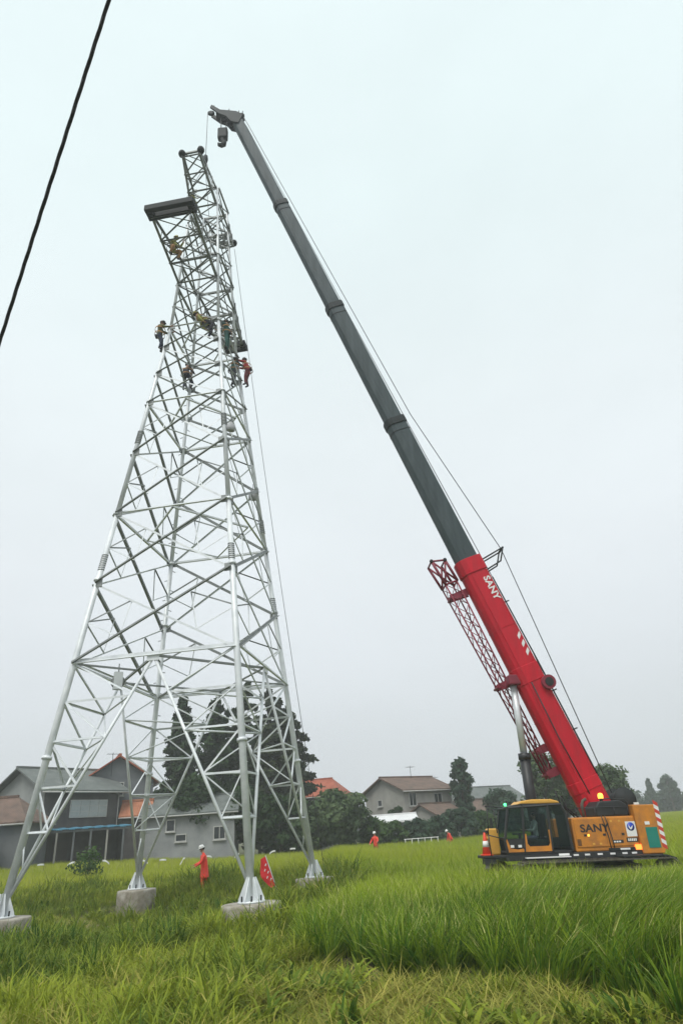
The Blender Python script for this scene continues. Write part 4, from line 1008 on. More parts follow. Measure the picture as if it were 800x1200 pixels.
# wide banner-like pale window band on the upper floor
wb = MB().bbox((2.6, -.16, 4.0), (6.6, -.05, 5.5)).build('window_band', M['frame'], h1)
M['band'] = mat('pale_glazing', (0.30, 0.33, 0.33), 0.35, col2=(0.40, 0.43, 0.42), scale=0.8)
for j in range(4):
    for k in range(3): MB().bbox((2.7 + j * .97, -.19, 4.08 + k * .47), (3.6 + j * .97, -.17, 4.48 + k * .47)).build('pane', M['band'], wb)
for j, (a_, b2) in enumerate(((.5, 2.0), (3.1, 4.4), (5.6, 7.4))): MB().bbox((a_, -.14, -.5), (b2, -.052, 2.1)).build('door', M['darkdoor'], h1)
# open porch shed with the blue sheet roof, in front of the house
ps = empty('porch_shed', (-29.6, 56.4, zb), (0, 0, rad(30)), label='long dark open shed under a blue sheet roof in front of the big house', cat='shed')
MB().bbox((.6, 2.6, -1), (9.9, 2.75, 3.2)).build('back_wall', M['wall_dark'], ps)
MB().bbox((9.8, .3, -1), (9.95, 2.6, 3.0)).build('side_wall', M['wall_dark'], ps)
rfp = MB()
nc = 22
for j in range(nc):
    x0_ = -1.0 + j * 11.4 / nc; x1_ = x0_ + 11.4 / nc - .02; zz = .04 * (j % 2)
    MB().poly([(x0_, -.3, 2.95 + zz), (x1_, -.3, 2.95 + zz), (x1_, 3.0, 3.12 + zz), (x0_, 3.0, 3.12 + zz), (x0_, -.3, 3.03 + zz), (x1_, -.3, 3.03 + zz), (x1_, 3.0, 3.20 + zz), (x0_, 3.0, 3.20 + zz)], [(0, 1, 2, 3), (4, 7, 6, 5), (0, 4, 5, 1), (1, 5, 6, 2), (2, 6, 7, 3), (3, 7, 4, 0)]).build('roof_sheet', M['roof_blue'], ps)
MB().bbox((-1.0, -.22, 2.78), (10.4, -.1, 2.93)).build('eaves_beam', M['wall_slate'], ps)
for j in range(8): MB().bbox((.2 + j * 1.35, -.2, -1), (.34 + j * 1.35, -.08, 2.79)).build('shed_post', M['wall_slate' if j % 3 else 'wall_beige'], ps)
for j, (a_, b2, hh) in enumerate(((1.2, 2.4, 1.9), (4.3, 5.6, 2.1), (7.4, 8.3, 1.2))): MB().bbox((a_, 2.5, -.5), (b2, 2.595, hh)).build('door', M['darkdoor' if j != 2 else 'wall_slate'], ps)
# small brown roofed house in front of it, cut by the frame
house('low_house', 'low brown roofed outbuilding cut by the frame edge, beside the blue awning', 'house', (-35.6, 53.2, zb), 3, 9.2, 5.0, 3.75, 5.45, 'wall_slate', 'roof_brown', .4, hip=2.2, wins=(('f', 5, 2.0, 1, 1),))
house('low_shed', 'low shed with a blue sheet roof at the frame edge', 'shed', (-35.6, 50.0, zb), 3, 7.6, 2.2, 2.6, 3.2, 'wall_dark', 'roof_blue', .3)
# dark gabled house with a red roof behind the far tower leg
house('village_house', 'slate grey gabled house with an orange red roof behind the far tower leg', 'house', (-21.3, 69.5, .1), 115, 8.5, 7.0, 7.3, 9.6, 'wall_slate', 'roof_red', .5, wins=(('l', 3.4, 6.6, .9, 1.1), ('l', 5.0, 4.6, .9, 1.1)))
house('low_house', 'low orange tiled lean-to next to the dark gabled house', 'house', (-23.2, 66.5, .1), 10, 2.4, 2.6, 4.1, 5.2, 'wall_dark', 'roof_orange', .3)
wh = house('low_house', 'long low whitewashed house under the conifers', 'house', (-21.0, 66.0, 0.0), 6, 8.6, 5.5, 4.0, 5.4, 'wall_white', 'roof_grey', .4, wins=(('f', 2.6, 3.0, .7, .9, 0), ('f', 3.6, 1.9, .9, .5, 0), ('f', 7.2, 2.1, 1.0, 1.0)))
# red roof beyond the conifers
house('village_house', 'dark house with a red hipped looking roof just right of the conifers', 'house', (-11.8, 88.0, -.4), -12, 8.8, 7.0, 6.1, 7.9, 'wall_slate', 'roof_red', .6, hip=2.0, wins=(('f', 5.4, 4.8, 1.0, 1.3), ('f', 7.4, 4.8, 1.0, 1.3), ('f', 7.4, 2.4, 1.0, 1.3)))
# grey beige house in the middle
house('village_house', 'grey beige two storey house with a brown tiled roof and plain gable', 'house', (4.75, 80.5, -.5), 38, 7.8, 7.2, 5.75, 7.2, 'wall_beige', 'roof_brown', .5, wins=(('f', 1.3, 4.7, 1.0, 1.3), ('f', 1.2, 2.2, 1.3, 1.9), ('f', 5.4, 4.6, 1.2, 1.2), ('l', 4.4, 4.6, .7, .6, 0), ('l', 5.0, 2.4, .7, .6, 0)))
house('low_house', 'small pale gabled house with brown roof in front of the middle houses', 'house', (8.2, 77.5, -.5), 48, 5.2, 4.6, 2.7, 3.9, 'wall_beige', 'roof_brown', .4, wins=(('f', 2.5, 1.6, .9, .9),))
house('village_house', 'distant grey house with a dark roof behind the lone slim tree', 'house', (9.6, 99.0, -.5), 28, 8.5, 6.6, 5.0, 6.9, 'wall_beige', 'roof_grey', .5, wins=(('l', 3.2, 4.4, .8, .8, 0), ('f', 3.0, 3.8, 1.0, 1.0)))
house('village_house', 'distant long house with a dull grey roof behind the crane cab', 'house', (18.2, 108.0, -.5), 32, 9.8, 8.0, 4.4, 6.6, 'wall_beige', 'roof_grey', .6, wins=(('f', 3.0, 3.0, 1.1, 1.1), ('f', 6.6, 3.0, 1.1, 1.1)))
house('low_house', 'farther brown roofed cottage beside the crane mirror', 'house', (15.6, 96.0, -.5), 30, 6.0, 5.0, 3.0, 4.4, 'wall_beige', 'roof_brown', .4, wins=(('f', 2.0, 2.0, .9, .9),))
sh = house('low_shed', 'long low shed with a white sheet roof behind the bushes', 'shed', (-.6, 74.0, -.5), 3, 6.0, 3.2, 2.45, 2.95, 'wall_white', 'roof_white', .3)

# roof aerials
for hx, hy, hz_ in ((11.0, 103.2, 6.2), (6.2, 85.8, 6.6), (-24.6, 66.4, 8.4)):
    an = empty('roof_aerial', (hx, hy, hz_), (0, 0, .6), label={11.0: 'thin roof aerial on the distant grey house', 6.2: 'thin roof aerial on the grey beige house', -24.6: 'thin roof aerial on the big grey roofed house'}[hx], cat='aerial')
    MB().tube((0, 0, -.6), (0, 0, 1.6), .03, n=5).build('mast', M['greydark'], an)
    MB().tube((-.6, 0, 1.45), (.6, 0, 1.45), .02, n=5).build('boom_rod', M['greydark'], an)
    for q in (-.5, -.25, 0, .25, .5): MB().tube((q, -.35, 1.45), (q, .35, 1.45), .015, n=4).build('element_rod', M['greydark'], an)
# ================================================================== trees
M['bark'] = mat('tree_bark', (0.07, 0.055, 0.042), 0.95, col2=(0.12, 0.10, 0.08), scale=2, bump=0.5)
M['leaf_dark'] = leaf_mat('dark_conifer_foliage', (0.014, 0.034, 0.013), (0.042, 0.078, 0.026), 0.45, 0.2)
M['leaf_dusk'] = leaf_mat('brownish_conifer_foliage', (0.020, 0.032, 0.015), (0.048, 0.064, 0.028), 0.5, 0.2)
M['leaf_mid'] = leaf_mat('mid_green_foliage', (0.035, 0.08, 0.022), (0.09, 0.15, 0.045), 0.5, 0.3)
M['leaf_blue'] = leaf_mat('blue_green_foliage', (0.028, 0.056, 0.036), (0.065, 0.108, 0.065), 0.5, 0.25)
M['leaf_pale'] = leaf_mat('grey_green_foliage', (0.05, 0.09, 0.04), (0.13, 0.18, 0.085), 0.5, 0.3)

def leaves(name, spots, size, mt, parent, seed, aspect=1.6):
    # spots: (x, y, z, outward normal, scale)
    r = np.random.default_rng(seed); n = len(spots)
    P = np.array([s[:3] for s in spots]); Nn = np.array([s[3] for s in spots]) + r.normal(0, .75, (n, 3)); sc = np.array([s[4] for s in spots]) * size * r.uniform(.6, 1.35, n)
    Nn /= np.linalg.norm(Nn, axis=1)[:, None] + 1e-9
    A = np.cross(Nn, r.normal(0, 1, (n, 3))); A /= np.linalg.norm(A, axis=1)[:, None] + 1e-9; B_ = np.cross(Nn, A)
    A = A * (sc * aspect / 2)[:, None]; B_ = B_ * (sc / 2)[:, None]
    v = np.stack([P - A, P - B_ * .9 + A * .1, P + A, P + B_ * .9 + A * .1], 1).reshape(-1, 3)
    me = bpy.data.meshes.new(name); me.vertices.add(4 * n); me.vertices.foreach_set('co', v.astype(np.float32).ravel())
    me.loops.add(4 * n); me.loops.foreach_set('vertex_index', np.arange(4 * n, dtype=np.int32))
    me.polygons.add(n); me.polygons.foreach_set('loop_start', np.arange(0, 4 * n, 4, dtype=np.int32))
    me.update(calc_edges=True); me.validate(); me.materials.append(M[mt])
    o = bpy.data.objects.new(name, me); COL.objects.link(o); o.parent = parent
    return o

def conifer(label, x, y, H, rad_, mt, n=9000, seed=1, low=.12, group=None, tops=1, size=.38, droop=.25, name='conifer_tree'):
    r = random.Random(seed); t = empty(name, (x, y, ground_z(x, y) - .05), label=label, cat='tree', group=group)
    tk = MB(); spots = []
    for tp in range(tops):
        ox, oy = (0, 0) if tops == 1 else (r.uniform(-.45, .45) * rad_, r.uniform(-.4, .4) * rad_); Ht = H * (1 if tp == 0 else r.uniform(.82, .97))
        tk.path([(0, 0, 0), (ox * .5, oy * .5, Ht * .4), (ox, oy, Ht * .95)], [.028 * Ht * .6, .02 * Ht * .6, .02], n=8)
        nb = int(70 / tops * (1.4 if tops > 1 else 1))
        for i in range(nb):
            f = low + (1 - low) * (i / nb); az = i * 2.4 + r.uniform(-.5, .5)
            env = (1 - f) ** .72 * (1 if f > low + .12 else .6 + (f - low) / .12 * .4)
            L = rad_ * env * r.uniform(.62, 1.15) + .15
            z0 = f * Ht; d = V((math.cos(az), math.sin(az), r.uniform(.05, .35)))
            tk.tube((ox * f, oy * f, z0), V((ox * f, oy * f, z0)) + d * (L * .8), .05 * (1 - f) + .012, .008, n=4)
            m_ = int(n / nb / tops * (0.35 + 1.1 * env))
            for k in range(m_):
                u = r.random() ** .6; p = V((ox * f, oy * f, z0)) + d * (L * u) + V((r.gauss(0, .16 * (L * .5 + .3)), r.gauss(0, .16 * (L * .5 + .3)), r.gauss(0, .16) - droop * L * u * u))
                spots.append((p.x, p.y, p.z, (d.x * .6, d.y * .6, .7), 1.0))
    tk.build('trunk', M['bark'], t, fix=False)
    leaves('crown', spots, size, mt, t, seed)
    return t

def broadleaf(label, x, y, H, rx, mt, n=6000, seed=1, trunk=.3, group=None, size=.30, lobes=16, cat='tree', name='broadleaf_tree', z=None, flat=1.0):
    r = random.Random(seed); t = empty(name, (x, y, (ground_z(x, y) if z is None else z) - .05), label=label, cat=cat, group=group)
    tk = MB(); spots = []; ct = H * trunk
    tr_ = max(.03, H * .018)
    tk.path([(0, 0, 0), (r.uniform(-.1, .1), 0, ct), (r.uniform(-.3, .3) * rx * .3, r.uniform(-.2, .2), H * .8)], [tr_ * 1.5, tr_, tr_ * .3], n=8)
    for i in range(lobes):
        az = i * 2.4 + r.uniform(-.4, .4); f = (i + .5) / lobes; zz = ct + (H - ct) * (.12 + .8 * f)
        q = rx * math.sqrt(max(.05, 1 - (abs(f - .42) / .62) ** 2)) * r.uniform(.35, .78)
        c = V((q * math.cos(az), q * math.sin(az), zz)); lr = rx * r.uniform(.28, .46)
        tk.tube((0, 0, ct * .8 + (zz - ct) * .35), c, tr_ * .45, tr_ * .12, n=5)
        for k in range(int(n / lobes)):
            d = V((r.gauss(0, 1), r.gauss(0, 1), r.gauss(0, 1))).normalized(); u = r.uniform(.35, 1.08)
            p = c + V((d.x * lr * u, d.y * lr * u, d.z * lr * u * .75 * flat))
            if p.z < .1: p.z = r.uniform(.05, .4)
            spots.append((p.x, p.y, p.z, tuple(d + V((0, 0, .5))), 1.0))
    tk.build('trunk', M['bark'], t, fix=False)
    leaves('crown', spots, size, mt, t, seed)
    return t

conifer('slender dark conifer, first of the row behind the tower legs', -20.6, 77, 17.2, 3.5, 'leaf_dark', 20000, 1, group='conifers behind the tower')
conifer('tall twin topped dark conifer in the middle of the row behind the tower', -15.2, 76, 18.8, 5.0, 'leaf_dark', 36000, 2, tops=3, group='conifers behind the tower')
conifer('broad dark conifer at the end of the row, nearest the red roof', -9.2, 77, 18.0, 5.4, 'leaf_dusk', 36000, 3, tops=3, group='conifers behind the tower', size=.40, low=.03)
conifer('small dark conifer filling the gap between the tall ones', -12.0, 80, 13.5, 3.4, 'leaf_dark', 15000, 4, group='conifers behind the tower')
broadleaf('dark bushy tree leaning over the whitewashed house wall', -16.6, 69.5, 7.6, 3.3, 'leaf_dark', 6000, 5, trunk=.35)
broadleaf('dark bushy tree below the twin topped conifer', -11.4, 69.0, 6.2, 3.0, 'leaf_dark', 5500, 6, trunk=.3)
broadleaf('dark low tree at the foot of the broad conifer', -8.2, 68.0, 5.4, 2.9, 'leaf_dark', 6500, 7, trunk=.1)
broadleaf('round green tree under the red roof beside the tower', -2.6, 68.5, 5.4, 3.2, 'leaf_pale', 8000, 8, trunk=.12)
broadleaf('lower pale green tree beside the tower leg', -5.6, 68.0, 3.6, 2.2, 'leaf_pale', 4000, 9, trunk=.12)
for i, (x, y, H, rx, mt, lb) in enumerate((
        (0.6, 70.5, 3.0, 1.9, 'leaf_mid', 'green shrub beside the standing red figure'), (2.8, 71.0, 2.4, 1.7, 'leaf_mid', 'low green shrub in front of the white shed roof'),
        (5.2, 71.5, 2.7, 1.9, 'leaf_blue', 'blue green shrub below the grey beige house'), (7.6, 72.0, 2.6, 1.8, 'leaf_blue', 'dark shrub behind the stooping red figure'),
        (10.0, 73.5, 3.4, 2.0, 'leaf_blue', 'tall shrub at the foot of the lone slim tree'), (12.4, 75.0, 3.0, 1.9, 'leaf_mid', 'green shrub between the lone slim tree and the crane mirror'),
        (14.6, 77.0, 3.2, 2.1, 'leaf_blue', 'dark shrub just in front of the crane bracket'), (16.6, 79.0, 3.0, 2.1, 'leaf_mid', 'shrub hidden partly by the crane cab'),
        (3.6, 77.5, 4.3, 1.3, 'leaf_dark', 'narrow dark bush against the grey beige house'), (-33.2, 55.0, 3.4, 1.9, 'leaf_dark', 'dark bush at the frame edge before the low shed'))):
    broadleaf(lb, x, y, H, rx, mt, 3000, 30 + i, trunk=.06, group='shrubs along the field edge', cat='shrub', name='shrub', lobes=11, size=.26)
broadleaf('small wild shrub standing alone in the rice before the blue awning', -16.2, 41.5, 1.9, 1.15, 'leaf_mid', 620, 50, trunk=.15, cat='shrub', name='shrub', lobes=12, size=.13)
broadleaf('lone slim airy tree rising between the middle houses', 12.1, 84, 9.6, 1.55, 'leaf_blue', 2300, 12, trunk=.18, size=.36, lobes=30)
broadleaf('airy grey green tree behind the lift cylinder', 18.9, 72, 8.3, 2.7, 'leaf_pale', 4500, 13, trunk=.3, size=.26)
broadleaf('leafy tree rising behind the red boom foot', 21.3, 74, 6.4, 2.2, 'leaf_mid', 4200, 14, trunk=.3)
broadleaf('airy tree whose top meets the hoist ropes', 26.0, 73, 6.4, 2.5, 'leaf_pale', 4500, 15, trunk=.3, size=.26)
broadleaf('loose dark tree between the boom and the airy tree', 23.4, 78, 6.0, 2.0, 'leaf_blue', 3600, 16, trunk=.3)
broadleaf('low tree behind the crane engine cowl', 28.8, 80, 4.2, 2.2, 'leaf_blue', 3400, 17, trunk=.2)
broadleaf('low dark tree behind the crane cab roof', 16.8, 86, 5.4, 2.6, 'leaf_blue', 3600, 18, trunk=.2)
for i, (x, y, H, rx, mt, lb) in enumerate(((83.5, 203, 9.4, 2.4, 'leaf_blue', 'far pointed bluish tree standing above the wood'), (97.0, 203, 11.2, 2.6, 'leaf_blue', 'far dark pointed tree at the frame edge'))):
    conifer(lb, x, y, H, rx, mt, 2600, 70 + i, group='far pointed trees', size=.55)
broadleaf('far round tree between the two far pointed ones', 90.3, 206, 10.4, 2.9, 'leaf_blue', 2600, 73, trunk=.3, size=.55)
# far wood: one mass
spots = []; r = random.Random(5)
for i in range(64):
    x = -137 + i * 4.6 + r.uniform(-1.5, 1.5); y = 200 + r.uniform(0, 20); H = r.uniform(5.0, 7.6); rx = r.uniform(3.0, 4.6)
    for k in range(520):
        d = V((r.gauss(0, 1), r.gauss(0, 1), r.gauss(0, 1))).normalized() * r.uniform(.5, 1.05); spots.append((x + d.x * rx, y + d.y * rx, H * .48 + d.z * H * .52 - .6, tuple(d), 1))
    
o = leaves('far_wood', spots, .85, 'leaf_blue', None, 99); tag(o, 'hazy dark wood along the far side of the fields', 'wood', kind='stuff')

# white railing and bird-scaring strips
wr = empty('white_railing', (3.7, 67.5, ground_z(3.7, 67.5)), (0, 0, rad(4)), label='low white railing at the field edge in front of the shrubs', cat='railing')
for j in range(6): MB().tube((j * .62, 0, 0), (j * .62, 0, .98), .028, n=6).build('railing_post', M['white'], wr)
for z_ in (.92,): MB().bbox((-.1, -.02, z_), (3.2, .02, z_ + .06)).build('railing_bar', M['white'], wr)
M['film'] = mat('white_plastic_film', (0.72, 0.73, 0.72), 0.4)
SP = [(-23.5, 45), (-20.9, 46), (-18.9, 46), (-17.3, 46.5), (-14.6, 46), (-13.4, 46), (-12.0, 47), (-10.6, 47), (-8.6, 48), (-6.4, 50), (-5.6, 52), (-4.5, 54)]
ORD = ['first', 'second', 'third', 'fourth', 'fifth', 'sixth', 'seventh', 'eighth', 'ninth', 'tenth', 'eleventh', 'last']
for i, (x, y) in enumerate(SP):
    s_ = empty('bird_scarer', (x, y, ground_z(x, y)), (0, 0, rnd.uniform(0, 6)), label='white plastic strip on a stake in the ripening rice, %s from the blue shed' % ORD[i], cat='bird scarer', group='white strips over the ripening rice')
    MB().tube((0, 0, 0), (0, 0, .95), .010, n=5).build('stake', M['bark'], s_)
    pts = []; a = rnd.uniform(-.5, .5)
    for j in range(5): 
        q = V((j * .11, .04 * math.sin(j * 1.7), .93 - .03 * j * j * (.6 + a) + .02 * j)); pts += [q - V((0, 0, .05)), q + V((0, 0, .05)), q - V((0, -.006, .05)), q + V((0, .006, .05))]
    MB().poly(pts, [(4 * j, 4 * j + 1, 4 * j + 5, 4 * j + 4) for j in range(4)] + [(4 * j + 2, 4 * j + 6, 4 * j + 7, 4 * j + 3) for j in range(4)]).build('film_strip', M['film'], s_)
# stay wire crossing the corner of the picture
M['cable'] = mat('twisted_stay_wire', (0.035, 0.037, 0.04), 0.6, 0.2, var=0.5, scale=14, bump=0.6, bscale=40)
pa, pb = V((-1.55, 2.6, 7.63)), V((-2.98, 4.31, 5.75))
dd = pb - pa; t_end = (-.85 - pa.z) / dd.z
sw = MB(); e0, e1 = pa - dd * 1.6, pa + dd * t_end; u = dd.cross(V((1, 0, 0))).normalized(); w2 = dd.normalized().cross(u)
for s_ in range(3):
    nn = 260; sw.path([e0 + (e1 - e0) * (i / nn) + (u * math.cos(i * .62 + s_ * 2.094) + w2 * math.sin(i * .62 + s_ * 2.094)) * .006 for i in range(nn + 1)], .0105, n=6)
tag(sw.build('stay_wire', M['cable'], fix=False), 'thick dark twisted wire crossing the upper corner of the sky', 'wire')
# ================================================================== people
M['skin'] = mat('skin', (0.42, 0.24, 0.16), 0.6, var=0.06)
M['boot'] = mat('rubber_boot', (0.02, 0.02, 0.02), 0.5)
M['hair'] = mat('black_hair', (0.012, 0.011, 0.010), 0.5)
M['navy'] = mat('navy_cloth', (0.022, 0.030, 0.055), 0.9, bump=.2, var=.2)
M['olive'] = mat('olive_vest', (0.10, 0.11, 0.035), 0.85, bump=.2, var=.25, scale=6)
M['charcoal'] = mat('charcoal_cloth', (0.035, 0.035, 0.045), 0.9, bump=.2, var=.2)
M['teal'] = mat('teal_cloth', (0.03, 0.10, 0.085), 0.9, bump=.2, var=.2)
M['redcloth'] = mat('red_work_jacket', (0.35, 0.03, 0.025), 0.85, bump=.2, var=.2)
M['maroon'] = mat('maroon_cloth', (0.13, 0.03, 0.035), 0.9, var=.2)
M['raincoat'] = mat('orange_raincoat', (0.80, 0.055, 0.03), 0.5, var=.15, scale=4, bump=.3)
M['helmet_w'] = mat('white_helmet', (0.75, 0.75, 0.73), 0.35, var=.04)
M['helmet_y'] = mat('yellow_helmet', (0.30, 0.26, 0.05), 0.4, var=.1)
M['helmet_d'] = mat('dark_helmet', (0.05, 0.06, 0.06), 0.4, var=.1)
M['lightcloth'] = mat('pale_grey_cloth', (0.45, 0.46, 0.44), 0.9, var=.15, scale=5)
M['purple'] = mat('mauve_trousers', (0.20, 0.17, 0.25), 0.9, var=.15)
M['canvas'] = mat('tan_canvas', (0.36, 0.20, 0.09), 0.9, var=.25, scale=5, bump=.3)
M['canvas_g'] = mat('yellow_green_canvas', (0.34, 0.34, 0.10), 0.9, var=.2, scale=5, bump=.3)
M['palebag'] = mat('pale_grey_bag', (0.40, 0.41, 0.42), 0.9, var=.2, scale=6, bump=.3)
M['eye'] = mat('eye_dark', (0.02, 0.015, 0.012), 0.3)

def person(loc, rz, label, jacket, trousers, helmet, torso=(0, 0, 1), bulk=1.0, harness=None, head=None, armL=None, armR=None, legL=None, legR=None, hands_skin=True, group=None, scale=1.0, coat=None, boots='boot', parent_rot=None):
    """built facing +X; limbs given as (upper direction, lower direction); pelvis at the local origin"""
    root = empty('person', loc, (0, 0, rz), label=label, cat='person', group=group); root.scale = (scale,) * 3
    D = lambda v: V(v).normalized()
    torso = D(torso); head = D(head or torso); lat = V((0, 1, 0))
    armL = armL or ((.1, .1, -1), (.3, 0, -1)); armR = armR or ((.1, -.1, -1), (.3, 0, -1))
    legL = legL or ((0, .05, -1), (0, 0, -1)); legR = legR or ((0, -.05, -1), (0, 0, -1))
    vs, es, rs, reg, vreg = [], [], [], [], []
    def add(p, r, par, rg):
        vs.append(V(p)); rs.append(r); vreg.append(rg); i = len(vs) - 1
        if par is not None: es.append((par, i)); reg.append(rg)
        return i
    pel = add((0, 0, 0), (.155, .125), None, 't'); wa = add(torso * .17, (.14, .11), pel, 'j'); ch = add(torso * .36, (.175, .125), wa, 'j'); sh = add(torso * .48, (.12, .085), ch, 'j')
    nk = add(torso * .56 + head * .02, (.055, .055), sh, 's'); fw = D(V((1, 0, 0)) - head * head.x) if abs(head.x) < .95 else V((0, 0, -1))
    h0 = add(torso * .56 + head * .10 + fw * .015, (.078, .085), nk, 's'); h1 = add(torso * .56 + head * .20 + fw * .015, (.085, .098), h0, 's'); h2 = add(torso * .56 + head * .27, (.06, .07), h1, 's')
    add(torso * .56 + head * .135 + fw * .118, (.012, .016), h0, 's')
    for s, (au, al), (lu, ll) in ((1, armL, legL), (-1, armR, legR)):
        so = add(torso * .46 + lat * (.185 * s), (.068, .068), sh, 'j'); e = add(vs[so] + D(au) * .29, (.05, .05), so, 'j'); wr_ = add(vs[e] + D(al) * .25, (.032, .036), e, 'j')
        fd = D(al); cr_ = D(fd.cross(lat) if abs(fd.dot(lat)) < .9 else fd.cross(V((0, 0, 1)))); sd_ = D(fd.cross(cr_))
        pm = add(vs[wr_] + fd * .07, (.038, .018), wr_, 'h')
        for j, (o, L) in enumerate(((-.030, .072), (-.010, .082), (.010, .078), (.030, .062))):
            k0 = add(vs[pm] + fd * .035 + sd_ * o, (.0095, .0095), pm, 'h'); k1 = add(vs[k0] + fd * L * .5 + cr_ * .012, (.009, .009), k0, 'h'); add(vs[k1] + fd * L * .35 + cr_ * .03, (.008, .008), k1, 'h')
        t0 = add(vs[wr_] + fd * .04 + sd_ * (-.045), (.012, .012), wr_, 'h'); add(vs[t0] + fd * .05 - sd_ * .015 + cr_ * .015, (.010, .010), t0, 'h')
        hp_ = add(lat * (.09 * s) + V((0, 0, -.05)), (.098, .098), pel, 't'); kn = add(vs[hp_] + D(lu) * .42, (.068, .068), hp_, 't'); an = add(vs[kn] + D(ll) * .40, (.045, .045), kn, 't')
        fwd = D(V((1, 0, 0)) - D(ll) * D(ll).x) if abs(D(ll).x) < .9 else V((0, 0, -1))
        hl = add(vs[an] + D(ll) * .05 - fwd * .03, (.042, .04), an, 'b'); add(vs[an] + D(ll) * .065 + fwd * .16, (.042, .03), hl, 'b')
    me = bpy.data.meshes.new('body'); me.from_pydata([tuple(v) for v in vs], es, [])
    o = bpy.data.objects.new('body', me); COL.objects.link(o)
    md = o.modifiers.new('skin', 'SKIN'); md.use_smooth_shade = True; md.branch_smoothing = .4
    rs = [(r_[0] * bulk, r_[1] * bulk) if reg_ in 'jtb' else r_ for r_, reg_ in zip(rs, vreg)]
    for i, sv in enumerate(me.skin_vertices[0].data): sv.radius = rs[i]; sv.use_root = (i == 0)
    sb = o.modifiers.new('sub', 'SUBSURF'); sb.levels = 1; sb.render_levels = 1
    bpy.context.view_layer.update()
    m2 = bpy.data.meshes.new_from_object(o.evaluated_get(bpy.context.evaluated_depsgraph_get()))
    COL.objects.unlink(o); bpy.data.objects.remove(o)
    keys = {'j': 0, 't': 1, 's': 2, 'h': 3, 'b': 4}
    m2.materials.clear()
    for q in (jacket, trousers, 'skin', 'skin' if hands_skin else 'charcoal', boots): m2.materials.append(M[q])
    A = np.array([vs[a] for a, b_ in es]); B_ = np.array([vs[b_] for a, b_ in es]); AB = B_ - A; L2 = (AB ** 2).sum(1) + 1e-9
    rr = np.array([max(rs[b_]) for a, b_ in es])
    for p in m2.polygons:
        c = np.array(p.center); t = np.clip(((c - A) * AB).sum(1) / L2, 0, 1); d = np.linalg.norm(A + AB * t[:, None] - c, axis=1) / rr
        p.material_index = keys[reg[int(d.argmin())]]; p.use_smooth = True
    ob = bpy.data.objects.new('body', m2); COL.objects.link(ob); ob.parent = root
    hc_ = torso * .56 + head * .19 + fw * .015
    Rm = Matrix((fw, lat, head)).transposed()
    if helmet:
        pr = [(.122, .035), (.120, .07), (.108, .11), (.08, .145), (.04, .16), (.008, .163)]; mb = MB().lathe(pr, 18)
        mb.lathe([(.12, .028), (.142, .030), (.142, .038), (.12, .044)], 18); mb.box((.135, 0, .034), (.07, .14, .010)); mb.box((0, 0, .152), (.16, .03, .02))
        mb.v = [tuple(hc_ + Rm @ V(q)) for q in mb.v]; mb.build('helmet', M[helmet], root)
    hr = MB().lathe([(.088, -.05), (.106, .0), (.108, .04)], 14, (-.022, 0, 0)); hr.v = [tuple(hc_ + Rm @ V(q)) for q in hr.v]; hr.build('hair', M['hair'], root) if not helmet or True else None
    for s in (-1, 1):
        for nm, q, r_, mt in (('eye', (.096, .034 * s, .0), .012, 'eye'), ('ear', (.0, .098 * s, -.01), .026, 'skin')):
            e = MB().lathe([(.1 * r_, -r_), (.7 * r_, -.7 * r_), (r_, 0), (.7 * r_, .7 * r_), (.1 * r_, r_)], 8); e.v = [tuple(hc_ + Rm @ (V(q) + V(p) * 1.0)) for p in e.v]; e.build(nm, M[mt], root)
    mo = MB().box((.098, 0, -.062), (.012, .05, .010)); mo.v = [tuple(hc_ + Rm @ V(p)) for p in mo.v]; mo.build('mouth', M['maroon'], root)
    if harness:
        hb_ = MB()
        for a_, r1, r2 in ((.02, .215, .175), (.30, .235, .18)):
            n_ = 18; ring = [torso * a_ + V((r2 * bulk * math.cos(6.2832 * k / n_), r1 * bulk * math.sin(6.2832 * k / n_), 0)) for k in range(n_)]
            hb_.poly([q + torso * d_ + V((q.x, q.y, 0)).normalized() * e_ for d_, e_ in ((-.03, 0), (.03, 0), (.03, .012), (-.03, .012)) for q in ring], [(j * n_ + k, j * n_ + (k + 1) % n_, ((j + 1) % 4) * n_ + (k + 1) % n_, ((j + 1) % 4) * n_ + k) for j in range(4) for k in range(n_)])
        hb_.build('harness', M[harness], root)
        q = MB().box(torso * .02 + V((-.135 * bulk, .06, -.02)), (.10, .18, .20)); bevel(q.build('tool_pouch', M['charcoal'], root), .04)
    if coat:
        n = 20; mb = MB(); rings = [(.50, .10, .17), (.46, .13, .20), (.30, .15, .195), (.10, .15, .18), (-.12, .165, .195), (-.26, .175, .205), (-.36, .185, .215)]
        pts = []
        for h_, a_, b2 in rings:
            for k in range(n):
                th_ = 2 * math.pi * k / n; w_ = 1 + (.06 * math.sin(th_ * 5 + h_ * 3) if h_ < .1 else 0); base_ = torso * h_ if h_ > 0 else V((0, 0, h_))
                pts.append(base_ + V((a_ * w_ * math.cos(th_), b2 * w_ * math.sin(th_), 0)))
        mb.poly(pts, [(i * n + k, i * n + (k + 1) % n, (i + 1) * n + (k + 1) % n, (i + 1) * n + k) for i in range(len(rings) - 1) for k in range(n)] + [tuple(range(n))], 0, True)
        mb.build('raincoat', M[coat], root)
    return root

def on_tower(lx, ly, z): return RT @ V((lx, ly, z))
def leg_at(k, z): return corner(k, z)
